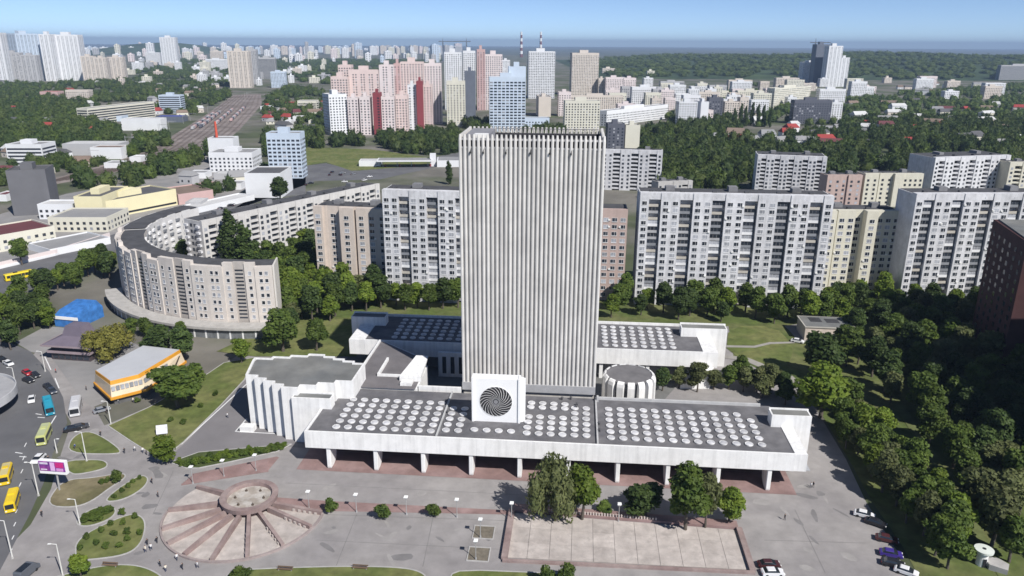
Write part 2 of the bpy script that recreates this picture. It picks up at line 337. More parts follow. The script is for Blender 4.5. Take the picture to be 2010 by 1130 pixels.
# front podium
pod = MB()
pod.box(-5.5, 110.8, -1.0, -0.45, 5.8, 10.25)                 # long white fascia
pod.box(-5.5, -4.9, -0.448, 11.0, 5.8, 10.22)                 # left return
pod.box(110.8, 113.6, -0.9, 12.4, 5.8, 10.15)                 # right broad parapet
pod.box(-4.897, 110.797, -0.447, 22.5, 8.6, 9.78)             # roof deck edge
podo = pod.obj("podium_parapet", WHITE, lib)
rf = MB(); rf.box(-4.88, 110.78, -0.43, 24.0, 9.79, 9.98); rfo = rf.obj("podium_roof", ROOFM, lib)
sof = MB(); sof.box(-4.8, 114.8, -0.3, 8.6, 5.72, 5.79); sof.obj("soffit", M("soffit_grey", (0.34, 0.35, 0.37), 0.8, 0.1), lib)
bw = MB(); bw.box(-3.0, 113.0, 4.6, 5.0, 4.3, 5.715); bw.obj("soffit_beam", M("grey_render", (0.36, 0.37, 0.39), 0.8, 0.12, 0.3, streak=0.2), lib)
wl = MB(); wl.box(-3.0, 113.0, 8.6, 22.0, 0.0, 5.70); wl.obj("ground_floor_wall", M("entrance_dark_glass", (0.05, 0.042, 0.042), 0.2, 0.2, 0.3, spec=0.5), lib)
mu = MB()
for i in range(58): mu.box(-2.6 + i * 2.0, -2.45 + i * 2.0, 8.45, 8.59, 0.05, 5.6)
stuff(mu.obj("mullions", M("bronze_mullion", (0.11, 0.075, 0.06), 0.5, 0.1), lib))
# fin columns: straight front, curved back
cm = MB(); prof = [(-0.75, 0.06), (-0.9, 0.6), (-0.85, 5.72), (0.6, 5.72), (2.2, 5.0), (3.3, 3.9), (3.8, 2.6), (3.5, 1.3), (2.6, 0.45), (1.4, 0.06)]
n = len(prof); hw = 0.52
cm.add([(-hw, y, z) for y, z in prof] + [(hw, y, z) for y, z in prof], [tuple(range(n - 1, -1, -1)), tuple(range(n, 2 * n))] + [(i, (i + 1) % n, n + (i + 1) % n, n + i) for i in range(n)])
bmx = bmesh.new(); me = cm.mesh("column", WHITE); bmx.from_mesh(me); bmesh.ops.recalc_face_normals(bmx, faces=bmx.faces)
bmesh.ops.bevel(bmx, geom=[e for e in bmx.edges if e.calc_face_angle(0) > 0.9], offset=0.12, segments=2, affect='EDGES'); bmx.to_mesh(me); bmx.free()
for i in range(10): inst("column", me, lib, (i * 11.73, 0.2, 0))
# raised blocks that close both ends of the podium
eb = MB(); eb.box(108.3, 117.9, 12.45, 16.0, 3.6, 13.2); eb.box(110.5, 117.2, 13.2, 22.0, 0.0, 9.5); eb.obj("end_block", WHITE, lib)
er = MB(); er.box(108.7, 117.5, 12.9, 15.6, 13.21, 13.26); er.obj("end_block_roof", ROOF2, lib)
ep = MB(); ep.box(108.3, 117.9, 15.6, 16.0, 13.203, 13.6); ep.obj("end_block_parapet", WHITE, lib)
eb = MB(); eb.box(-13.0, -2.6, 11.3, 14.2, 0.0, 12.9); eb.obj("end_block", WHITE, lib)
er = MB(); er.box(-12.6, -3.0, 11.7, 13.8, 12.91, 12.96); er.obj("end_block_roof", ROOF2, lib)
ep = MB(); ep.box(-13.0, -2.6, 13.8, 14.2, 12.903, 13.3); ep.obj("end_block_parapet", WHITE, lib)
# low dividing kerbs on the roof
rd = MB(); rd.box(26.6, 27.0, -0.3, 24, 9.985, 10.4); rd.box(65.2, 65.6, -0.3, 24, 9.985, 10.5); rd.box(65.6, 108.2, 23.4, 23.95, 9.985, 10.7); rd.box(65.6, 66.1, 22.0, 23.3, 9.985, 11.4)
rd.obj("roof_kerb", M("roof_kerb_grey", (0.45, 0.45, 0.45), 0.8, 0.15, 0.5), lib)
pts = [(1.5 + i * 2.94 + 0.0 * j, 2.2 + j * 3.0) for j in range(6) for i in range(9)]
pts += [(68.6 + i * 2.95, 3.0 + j * 3.0) for j in range(6) for i in range(13) if not (i == 12 and j == 5)]
pts += [(48.3 + i * 2.9, 3.4 + j * 2.85) for j in range(4) for i in range(6)] + [(59.9 + i * 2.9, 14.8 + j * 2.85) for j in range(2) for i in range(2)] + [(48.5 + i * 2.95, 17.2 + j * 2.4) for j in range(2) for i in range(4)]
pts += [(35.5 + i * 3.0, 3.9) for i in range(4)] + [(28.6 + i * 3.0, 3.0 + j * 2.9) for j in range(5) for i in range(2)]
skylights(rfo, 9.98, pts)
# tower
TX0, TX1, TY0, TY1, TZ = 29.2, 65.3, 26.4, 46.0, 77.4
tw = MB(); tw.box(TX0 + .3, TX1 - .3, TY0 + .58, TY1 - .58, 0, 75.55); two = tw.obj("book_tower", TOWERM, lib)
tb = MB(); tb.box(TX0, TX1, TY0 - 0.2, TY1, 10.0, 12.2); tb.obj("tower_plinth", M("plinth_grey", (0.36, 0.36, 0.37), 0.8, 0.12, 0.4), lib)
fm = MB()                                                    # one rib, rounded nose
pr = [(-0.36, 0.95), (-0.36, 0.25), (-0.25, 0.06), (0.0, 0.0), (0.25, 0.06), (0.36, 0.25), (0.36, 0.95)]
k = len(pr); zs = [12.2, 77.4, 78.7]; vs = []
for z, s_ in zip(zs, (1, 1, 0.62)):
    for x, y in pr: vs.append((x * s_, y if s_ == 1 else 0.25 + y * 0.6, z))
fs = [(j * k + i, j * k + i + 1, (j + 1) * k + i + 1, (j + 1) * k + i) for j in range(2) for i in range(k - 1)] + [tuple(range(2 * k, 3 * k)), ]
fs += [(0, k, 2 * k, 3 * k - 1, 2 * k - 1, k - 1)]
fm.add(vs, fs); fin_me = fm.mesh("fin", FINM)
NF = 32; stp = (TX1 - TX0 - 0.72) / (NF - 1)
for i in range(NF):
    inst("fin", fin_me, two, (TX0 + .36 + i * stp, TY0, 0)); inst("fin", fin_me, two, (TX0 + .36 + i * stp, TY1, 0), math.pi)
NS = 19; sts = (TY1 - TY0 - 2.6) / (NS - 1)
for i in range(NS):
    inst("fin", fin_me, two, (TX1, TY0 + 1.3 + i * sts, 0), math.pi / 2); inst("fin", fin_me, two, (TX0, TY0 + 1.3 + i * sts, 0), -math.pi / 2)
tt = MB(); tt.box(TX0 + .7, TX1 - .7, TY0 + .78, TY0 + 1.3, 75.6, 77.2); tt.box(TX0 + .7, TX1 - .7, TY1 - 1.3, TY1 - .78, 75.6, 77.2)
tt.box(TX0 + .78, TX0 + 1.3, TY0 + 1.31, TY1 - 1.31, 75.6, 77.2); tt.box(TX1 - 1.3, TX1 - .78, TY0 + 1.31, TY1 - 1.31, 75.6, 77.2)
tt.obj("tower_parapet", M("parapet_bitumen", (0.035, 0.035, 0.04), 0.85, 0.3, 0.6), lib)
bd = MB()                                                     # ties between the fin heads
for z0, z1 in ((77.3, 77.75), (75.3, 75.7)): bd.box(TX0 + .4, TX1 - .4, TY0 + .30, TY0 + .70, z0, z1)
bd.obj("fin_tie", M("tie_beam", (0.40, 0.39, 0.39), 0.8, 0.2, 0.7), lib)
tr = MB(); tr.box(TX0 + 1.31, TX1 - 1.31, TY0 + 1.31, TY1 - 1.31, 75.6, 76.0); tr.obj("tower_roof", M("tower_roof_felt", (0.03, 0.03, 0.034), 0.9, 0.2, 0.3), lib)
th = MB(); th.box(TX0 + 1.4, 36.5, 30.0, 44.0, 76.0, 78.4); th.obj("roof_plant_room", M("plant_room_grey", (0.24, 0.24, 0.26), 0.8, 0.15, 0.3), lib)
th = MB(); th.box(33.0, 36.4, TY0 + 1.5, TY0 + 3.0, 76.0, 78.75); th.obj("roof_hatch", WHITE, lib)
rl = MB()
for i in range(44): rl.box(TX0 + 7.5 + i * .62, TX0 + 7.58 + i * .62, TY1 - 2.0, TY1 - 1.92, 76.0, 78.4)
rl.box(TX0 + 7.5, TX1 - 1.4, TY1 - 2.02, TY1 - 1.90, 78.35, 78.5); rl.box(TX0 + 7.5, TX1 - 1.4, TY1 - 2.02, TY1 - 1.90, 77.2, 77.3)
rl.obj("roof_railing", M("dark_railing", (0.10, 0.10, 0.11), 0.6, 0.1), lib)
for i, x in enumerate((3.2, 6.4, 12, 18, 22.8, 28)):
    sp = MB(); sp.tube((TX0 + x, TY0 + .3, 75.6), (TX0 + x - .2, TY0 - .25, 74.6), .05, .07, 6); sp.box(TX0 + x - .42, TX0 + x - .04, TY0 - .4, TY0 - .05, 74.1, 74.6)
    sp.obj("floodlight", M("floodlight_black", (0.03, 0.03, 0.03), 0.5, 0.1), two)
bu = MB()
# emblem panel
em = MB(); em.box(34.5, 46.2, 8.6, 11.4, 9.985, 21.7)
em.prism([(46.2, 8.9), (47.5, 9.6), (47.5, 10.6), (46.2, 11.2)], 9.99, 21.4)
em.box(34.3, 34.8, 8.3, 11.0, 9.987, 21.9); em.box(45.8, 46.35, 8.3, 11.0, 9.987, 21.9)
emo = em.obj("emblem_panel", WHITE2, lib)
cx, cz, y0 = 40.3, 15.6, 8.56; ro = 4.0
dk = MB(); N = 48
ring = lambda r, y: [(cx + r * math.cos(2 * math.pi * i / N), y, cz + r * math.sin(2 * math.pi * i / N)) for i in range(N)]
dk.add(ring(ro, y0), [tuple(range(N))]); dk.obj("rosette_ground", M("bronze_black", (0.025, 0.024, 0.026), 0.5, 0.2, 1.0), emo)
bl = MB(); NB = 22
for i in range(NB):
    a0 = 2 * math.pi * i / NB; va = []; S = 9
    for s_ in range(S):
        t = s_ / (S - 1); r = 0.95 + (ro - 0.97) * t; a = a0 + 1.15 * t ** 0.8; wd = 0.03 + 0.052 * t
        for q in (-1, 1):
            va.append((cx + r * math.cos(a + q * wd / r), y0 - 0.18 * math.sin(math.pi * min(1, t * 1.2 + .1)) - .03, cz + r * math.sin(a + q * wd / r)))
    bl.add(va, [(2 * s_, 2 * s_ + 1, 2 * s_ + 3, 2 * s_ + 2) for s_ in range(S - 1)])
bl.obj("rosette_blades", M("rosette_white", (0.80, 0.79, 0.78), 0.6, 0.05), emo)
hb = MB()
for r0, r1, yy in ((0.75, 0.98, 0.12), (0.0, 0.55, 0.2)):
    vs = [(cx + r * math.cos(2 * math.pi * i / 24), y0 - yy, cz + r * math.sin(2 * math.pi * i / 24)) for r in (max(r0, .01), r1) for i in range(24)]
    hb.add(vs, [(i, (i + 1) % 24, 24 + (i + 1) % 24, 24 + i) for i in range(24)])
hb.obj("rosette_hub", M("rosette_hub_grey", (0.22, 0.22, 0.23), 0.6, 0.15), emo)
rm = MB(); vs = [(cx + r * math.cos(2 * math.pi * i / N), y0 - yy, cz + r * math.sin(2 * math.pi * i / N)) for r, yy in ((ro, 0), (ro, .06), (ro + .08, .06), (ro + .08, -.02)) for i in range(N)]
rm.add(vs, [(j * N + i, j * N + (i + 1) % N, (j + 1) * N + (i + 1) % N, (j + 1) * N + i) for j in range(3) for i in range(N)]); rm.obj("rosette_rim", WHITE2, emo)
# small roof vents
for x, y in ((56.5, 22.5), (58.8, 22.8), (60.5, 19.5), (60.3, 18.0), (27.6, 12.0), (66.0, 6.0), (66.0, 9.5)):
    v_ = MB(); v_.tube((x, y, 9.98), (x, y, 10.7), .22, .22, 8); v_.tube((x, y, 10.7), (x, y, 10.95), .42, .1, 8); v_.obj("roof_vent", M("vent_dark", (0.07, 0.07, 0.075), 0.6, 0.2), lib)
# link wing on the left, courtyard walls
lk = MB(); lk.prism([(-1.8, 24.6), (17.0, 24.6), (17.0, 40.0), (13.0, 47.0), (-0.4, 57.8), (-1.8, 57.8)], 0.0, 10.3); lk.obj("link_wing", WHITE, lib)
lr = MB(); lr.prism([(-1.2, 24.2), (16.5, 24.2), (16.5, 39.8), (12.6, 46.6), (-0.5, 57.2), (-1.2, 57.2)], 10.31, 10.42); lr.obj("link_wing_roof", M("link_roof_felt", (0.155, 0.145, 0.15), 0.9, 0.15, 0.25), lib)
lp_ = MB(); lp_.box(-1.8, -1.25, 24.7, 57.5, 10.303, 10.95); lp_.box(4.2, 4.8, 31.5, 43.0, 10.425, 11.3); lp_.box(4.81, 11.2, 31.5, 32.0, 10.425, 11.1); lp_.obj("link_parapet", WHITE, lib)
cw = MB(); cw.add([(11.2, 29, 10.42), (17.2, 29, 10.42), (17.2, 40.5, 13.2), (13.6, 40.5, 13.2), (11.2, 29, 12.0), (17.2, 29, 12.0), (17.2, 40.5, 13.4), (13.6, 40.5, 13.4), ], [(0, 1, 5, 4), (1, 2, 6, 5), (2, 3, 7, 6), (3, 0, 4, 7), (4, 5, 6, 7)])
cw.box(12.0, 15.2, 26.0, 28.5, 10.425, 11.2); cw.obj("courtyard_wall", WHITE, lib)
cy = MB(); cy.box(17.3, 29.0, 25.2, 25.9, 8.0, 10.9); cy.box(17.2, 28.9, 55.5, 56.5, 0.0, 8.2); cy.obj("courtyard_parapet", WHITE, lib)
for i in range(4):
    cwm = MB(); cwm.box(18.5 + i * 2.6, 19.7 + i * 2.6, 55.40, 55.49, 1.2, 6.8); cwm.obj("courtyard_window", GLASS, lib)
# auditorium with saw-tooth walls
aw = MB(); actr = (-13.0, 24.0)
def stair(P, Q, n_, xfirst):
    o_ = [P]; dx, dy = (Q[0] - P[0]) / n_, (Q[1] - P[1]) / n_; x, y = P
    for i_ in range(n_):
        if xfirst: o_ += [(x + dx, y), (x + dx, y + dy)]
        else: o_ += [(x, y + dy), (x + dx, y + dy)]
        x += dx; y += dy
    return o_[:-1]
saw = stair((-28.3, 19.0), (-16.0, 12.4), 4, True) + stair((-16.0, 12.4), (1.5, 19.5), 4, True) + [(1.5, 19.5), (1.5, 29.5)] + stair((1.5, 29.5), (-11.5, 34.6), 4, True) + stair((-11.5, 34.6), (-30.5, 29.0), 4, True) + [(-30.5, 29.0)]
aw.prism(saw, 0.0, 14.6); awo = aw.obj("auditorium_wall", WHITE, lib)
arf = MB(); arf.prism([(actr[0] + (x - actr[0]) * .965, actr[1] + (y - actr[1]) * .965) for x, y in saw], 14.61, 14.72); arf.obj("auditorium_roof", ROOF2, lib)
pz = MB(); n = len(saw)
for i in range(n):
    a, b = saw[i], saw[(i + 1) % n]
    ia = (actr[0] + (a[0] - actr[0]) * .965, actr[1] + (a[1] - actr[1]) * .965); ib = (actr[0] + (b[0] - actr[0]) * .965, actr[1] + (b[1] - actr[1]) * .965)
    pz.prism([a, b, ib, ia], 14.603, 15.2)
pz.obj("auditorium_parapet", WHITE, lib)
an = MB(); an.box(-29.8, -26.0, 15.2, 17.4, 0.04, 1.5); an.obj("entrance_kiosk", WHITE, lib)
# back wing
bk = MB(); bk.box(-7.0, 99.0, 58.6, 59.1, 5.2, 10.25); bk.box(-6.99, 98.99, 81.2, 81.7, 5.2, 10.8); bk.box(-6.98, 98.98, 59.101, 81.19, 8.8, 9.78)
bk.box(99.0, 103.5, 58.7, 72.0, 5.2, 10.15); bk.box(-12.0, -7.001, 58.7, 72.0, 5.2, 10.15); bk.obj("back_wing_parapet", WHITE, lib)
br = MB(); br.box(-6.95, 98.95, 59.11, 81.18, 9.79, 9.98); bro = br.obj("back_wing_roof", ROOFM, lib)
bg_ = MB(); bg_.box(-5, 97, 62.5, 80.5, 0.0, 8.79); bg_.obj("back_wing_wall", M("back_wall_grey", (0.20, 0.20, 0.21), 0.6, 0.2, 0.3), lib)
for x0, x1 in ((93.8, 108.4), (-15.0, -3.4)):
    e_ = MB(); e_.box(x0, x1, 72.01, 76.0, 0.0, 12.9); e_.box(x0, x1, 75.6, 76.0, 12.905, 13.4); e_.obj("end_block", WHITE, lib)
    e_ = MB(); e_.box(x0 + .4, x1 - .4, 72.4, 75.5, 12.91, 12.97); e_.obj("end_block_roof", ROOF2, lib)
skylights(bro, 9.98, [(69.2 + i * 3.0, 61.9 + j * 3.2) for j in range(6) for i in range(8)] + [(2.0 + i * 2.95, 62.1 + j * 3.2) for j in range(6) for i in range(9)])
for i in range(8):
    c_ = MB(); c_.box(-4.5 + i * 14.4, -3.4 + i * 14.4, 59.2, 60.8, 0, 5.2); c_.obj("column", WHITE, lib)
# curved stair wall by the back wing
sw = MB(); sw.prism([(92.0, 53.5), (101.0, 54.5), (102.5, 58.4), (97.0, 58.4)], 0, 5.6); sw.obj("stair_block", WHITE, lib)
# rotunda with white fins
rc = (75.3, 40.6); ro_ = MB(); ro_.lathe([(6.4, 0), (6.4, 9.2), (6.4, 9.9), (0.1, 9.91)], 32, 0, rc); ro_.obj("rotunda_wall", M("rotunda_glass", (0.12, 0.125, 0.135), 0.4, 0.2, 0.4, spec=0.5), lib)
rr = MB(); rr.lathe([(6.8, 9.92), (6.8, 10.1), (0.1, 10.12)], 32, 0, rc); rr.obj("rotunda_roof", M("rotunda_roof_felt", (0.15, 0.145, 0.15), 0.9, 0.2, 0.3), lib)
ra = MB(); rp_ = [(6.3, 0), (7.6, 0), (7.6, 8.9), (7.35, 9.8), (6.9, 10.3), (6.5, 10.4)]; k = len(rp_)
ra.add([(r, -.95, z) for r, z in rp_] + [(r, .95, z) for r, z in rp_], [tuple(range(k)), tuple(range(2 * k - 1, k - 1, -1))] + [(i, k + i, k + (i + 1) % k, (i + 1) % k) for i in range(k)])
ra_me = ra.mesh("rotunda_fin", WHITE)
for i in range(15): inst("rotunda_fin", ra_me, lib, (rc[0], rc[1], 0), 2 * math.pi * (i + .3) / 15)

# ------------------------------------------------------------------ fan fountain
FC = Vector((-59.2, 145.2, 0)); FR = 17.2; DC = Vector((-59.0, 147.6, 0))
fan = thing("fan_fountain", "dry fan shaped fountain with round bowl and radiating granite ribs", "fountain", FC)
fr_px = [(352, 1003), (321, 1041), (331, 1070), (365, 1090), (416, 1103), (486, 1094), (553, 1071), (610, 1038), (633, 1010)]
angs = []
for u, v in fr_px:
    p = G(u, v); angs.append(math.atan2(p.y - DC.y, p.x - DC.x))
angs = [a if a < 0 or i > 6 else a - 2 * math.pi for i, a in enumerate(angs)]
angs = sorted([a if a <= 0.2 else a - 2 * math.pi for a in angs])
def rim_at(a):
    d = Vector((math.cos(a), math.sin(a), 0)); o = DC - FC; b = o.dot(d); c = o.length_squared - FR * FR
    return (o + d * (-b + math.sqrt(b * b - c)))
dl = DC - FC
allang = [math.atan2(G(385, 958).y - DC.y, G(385, 958).x - DC.x) - 2 * math.pi] + angs
for i in range(len(allang) - 1):
    a, b = allang[i], allang[i + 1]; arc = []
    for s_ in range(7):
        q = rim_at(a + (b - a) * s_ / 6); arc.append((q.x, q.y))
    inn = [(dl.x + 5.0 * math.cos(b + (a - b) * s_ / 4), dl.y + 5.0 * math.sin(b + (a - b) * s_ / 4)) for s_ in range(5)]
    pm = MB(); pl = arc + inn; nn = len(pl)
    zt = [0.12] * 7 + [0.35] * 5
    pm.add([(x, y, z) for (x, y), z in zip(pl, zt)], [tuple(range(nn))]); pm.obj("fountain_panel", BASINM, fan)
for i, a in enumerate(allang):
    e = rim_at(a); d = Vector((math.cos(a), math.sin(a), 0)); nv = Vector((-d.y, d.x, 0)) * 0.38; s0 = dl + d * 5.6
    rb = MB()
    rb.add([tuple((s0 - nv) + Vector((0, 0, z))) for z in (0.1, 1.75)] + [tuple((s0 + nv) + Vector((0, 0, z))) for z in (0.1, 1.75)] + [tuple((e - nv) + Vector((0, 0, z))) for z in (0.02, 0.95)] + [tuple((e + nv) + Vector((0, 0, z))) for z in (0.02, 0.95)],
           [(0, 1, 5, 4), (2, 6, 7, 3), (1, 3, 7, 5), (4, 5, 7, 6), (0, 2, 3, 1)])
    rb.obj("fountain_rib", PINKD, fan)
    if i > 0:
        for s_ in range(5):
            t = 0.45 + s_ * 0.11; q = s0.lerp(e, t); nb = MB(); T = Matrix.Translation(q) @ Matrix.Rotation(a, 4, 'Z'); nb.box(-.28, .28, -.6, -.385, .2, 1.3 - .75 * t, 0, T); nb.obj("rib_stone", M("bleached_stone", (0.46, 0.41, 0.38), 0.9, 0.15, 0.8), fan)
km = MB(); A0, A1 = allang[1], allang[-1]
for s_ in range(40):
    p, q = rim_at(A0 + (A1 - A0) * s_ / 40), rim_at(A0 + (A1 - A0) * (s_ + 1) / 40); k1, k2 = 1.0 + 0.45 / FR, 1.0 - 0.0 / FR
    km.prism([(p.x, p.y), (q.x, q.y), (q.x * k1, q.y * k1), (p.x * k1, p.y * k1)], 0.02, 0.48)
km.obj("fountain_rim", M("rim_stone", (0.30, 0.25, 0.24), 0.9, 0.2, 0.6), fan)
dr = MB(); dr.lathe([(4.6, 0.0), (4.8, 0.9), (6.1, 1.7), (6.35, 2.9), (5.0, 2.9), (4.85, 2.0)], 48, 0, (dl.x, dl.y), True); dr.obj("fountain_bowl", PINKD, fan)
df = MB(); df.lathe([(4.95, 2.02), (0.05, 2.06)], 40, 0, (dl.x, dl.y)); df.obj("bowl_floor", M("bowl_floor", (0.45, 0.42, 0.385), 0.9, 0.2, 0.4, col2=(0.33, 0.29, 0.25), c2scale=0.5), fan)
for i in range(6):
    a = i * 1.05; x, y = dl.x + 3.2 * math.cos(a), dl.y + 3.2 * math.sin(a); nz_ = MB(); nz_.lathe([(.3, 2.03), (.28, 2.3), (.1, 2.35), (.06, 2.7)], 8, 0, (x, y)); nz_.obj("fountain_nozzle", M("nozzle_bronze", (0.09, 0.07, 0.055), 0.5, 0.1), fan)

# ------------------------------------------------------------------ rectangular dry basin
bs = thing("dry_basin", "rectangular dry pool with bleached stained concrete floor panels", "pool", (0, 0, 0))
bc = [G(1005, 1005), G(990, 1100), G(1477, 1124), G(1450, 1040)]   # TL BL BR TR
def bil(s_, t): return bc[0].lerp(bc[3], s_).lerp(bc[1].lerp(bc[2], s_), t)
NX_, NY_ = 11, 3
for i in range(NX_):
    for j in range(NY_):
        e = 0.0007
        q = [bil((i + a) / NX_ + (e if a == 0 else -e), 0.02 + 0.93 * ((j + b) / NY_) + (e * 2 if b == 0 else -e * 2)) for a, b in ((0, 0), (1, 0), (1, 1), (0, 1))]
        pm = MB(); pm.prism([(p.x, p.y) for p in q], 0.10, 0.14 + random.uniform(-.008, .008)); pm.obj("floor_panel", BASINM, bs)
def wallseg(a, b, wd, h, nm, mat, par):
    d = (b - a); L_ = d.length; d = d / L_; nv = Vector((-d.y, d.x, 0)) * wd / 2
    m_ = MB(); m_.prism([tuple((a - nv)[:2]), tuple((b - nv)[:2]), tuple((b + nv)[:2]), tuple((a + nv)[:2])], 0.02, h); return m_.obj(nm, mat, par)
wallseg(bc[0], bc[1], 1.3, 0.95, "basin_wall", PINKD, bs); wallseg(bc[1] + Vector((-.4, -.3, 0)), bc[2] + Vector((.4, -.3, 0)), 0.7, 0.52, "basin_wall", PINKD, bs)
wallseg(bc[3], bc[2], 1.2, 0.8, "basin_wall", PINKD, bs); wallseg(bc[0] + Vector((.3, 1.2, 0)), bc[3] + Vector((0, 1.2, 0)), 2.4, 0.7, "basin_ledge", PINK, bs)
pkm = MB(); pkm.box(-.16, .16, -.2, .2, 0.7, 1.25); pk_me = pkm.mesh("ledge_post", M("pale_granite_post", (0.46, 0.40, 0.37), 0.85, 0.15, 1.0))
for i in range(46):
    p = bil(0.08 + i * 0.0125, 0.0) + Vector((0, 0.35, 0)); inst("ledge_post", pk_me, bs, (p.x, p.y, 0))
# square planting frames with lamps
for lab, (u0, v0, u1, v1) in (("square of bare soil with lamp, the one nearer the library", (928, 1034, 962, 1056)), ("square of bare soil with lamp, the one nearer the bottom edge", (917, 1076, 952, 1100))):
    a, b = G(u0, v1), G(u1, v0); fq = thing("tree_pit", lab, "tree pit", (a.x, a.y, 0), LTH)
    s_ = 4.2; m_ = MB(); m_.box(0, s_, 0, s_, 0.02, 0.07); m_.obj("soil", M("pit_soil", (0.16, 0.14, 0.11), 0.95, 0.3, 1.0), fq)
    for x0, x1, y0, y1 in ((-.2, s_ + .2, -.2, 0), (-.2, s_ + .2, s_, s_ + .2), (-.2, 0, 0.001, s_ - .001), (s_, s_ + .2, 0.001, s_ - .001)):
        m_ = MB(); m_.box(x0, x1, y0, y1, 0.02, 0.2); m_.obj("edging", KERB, fq)

# ------------------------------------------------------------------ apartment blocks
def window_mesh(w_, h_, glass, mull=1):
    m_ = MB(); t = 0.07
    m_.box(-w_ / 2, w_ / 2, -0.06, 0.0, 0, t, 0); m_.box(-w_ / 2, w_ / 2, -0.06, 0.0, h_ - t, h_, 0)
    m_.box(-w_ / 2, -w_ / 2 + t, -0.06, 0.0, t, h_ - t, 0); m_.box(w_ / 2 - t, w_ / 2, -0.06, 0.0, t, h_ - t, 0)
    if mull: m_.box(-.04 + .2, .04 + .2, -0.055, 0.0, t, h_ - t, 0)
    m_.quad((-w_ / 2 + t, -0.02, t), (w_ / 2 - t, -0.02, t), (w_ / 2 - t, -0.02, h_ - t), (-w_ / 2 + t, -0.02, h_ - t), 1)
    m_.box(-w_ / 2 - .08, w_ / 2 + .08, -0.16, 0.0, -0.08, 0.0, 0)
    return m_.mesh("window", [FRAME, glass])
WIN = [window_mesh(2.05, 1.6, GLASS), window_mesh(2.05, 1.6, GLASS), window_mesh(1.9, 1.6, GLASS), window_mesh(2.05, 1.6, GLASSL)]
WINS = [window_mesh(1.2, 1.45, GLASS, 0), window_mesh(1.2, 1.45, GLASS, 0), window_mesh(1.2, 1.45, GLASSL, 0)]
def balcony_mesh(w_, d_, kind):
    m_ = MB(); pm = {0: M("balcony_white", (0.70, 0.70, 0.71), 0.8, 0.1), 1: M("balcony_grey", (0.36, 0.36, 0.37), 0.8, 0.15), 2: M("balcony_slate", (0.22, 0.23, 0.25), 0.8, 0.15), 3: M("balcony_beige", (0.46, 0.43, 0.38), 0.8, 0.15)}[kind]
    m_.box(-w_ / 2, w_ / 2, -d_, 0, 0, 0.14, 0)
    m_.box(-w_ / 2, w_ / 2, -d_, -d_ + .08, 0.14, 1.1, 0); m_.box(-w_ / 2, -w_ / 2 + .08, -d_ + .081, 0, 0.14, 1.1, 0); m_.box(w_ / 2 - .08, w_ / 2, -d_ + .081, 0, 0.14, 1.1, 0)
    if kind != 3:
        for i in range(4):
            x = -w_ / 2 + .04 + i * (w_ - .08) / 3; m_.box(x - .04, x + .04, -d_ + .005, -d_ + .075, 1.1, 2.5, 0)
        m_.quad((-w_ / 2 + .05, -d_ + .06, 1.1), (w_ / 2 - .05, -d_ + .06, 1.1), (w_ / 2 - .05, -d_ + .06, 2.45), (-w_ / 2 + .05, -d_ + .06, 2.45), 1)
    return m_.mesh("balcony", [pm, GLASS if kind else GLASSL])
BAL = [balcony_mesh(4.4, 1.7, k) for k in (0, 1, 2, 3)]
acm = MB(); acm.box(-.42, .42, -.38, 0, 0, .55); AC_ME = acm.mesh("air_conditioner", M("ac_white", (0.7, 0.7, 0.68), 0.6, 0.1))
ROOFD = M("dark_block_roof", (0.075, 0.075, 0.08), 0.9, 0.25, 0.2)
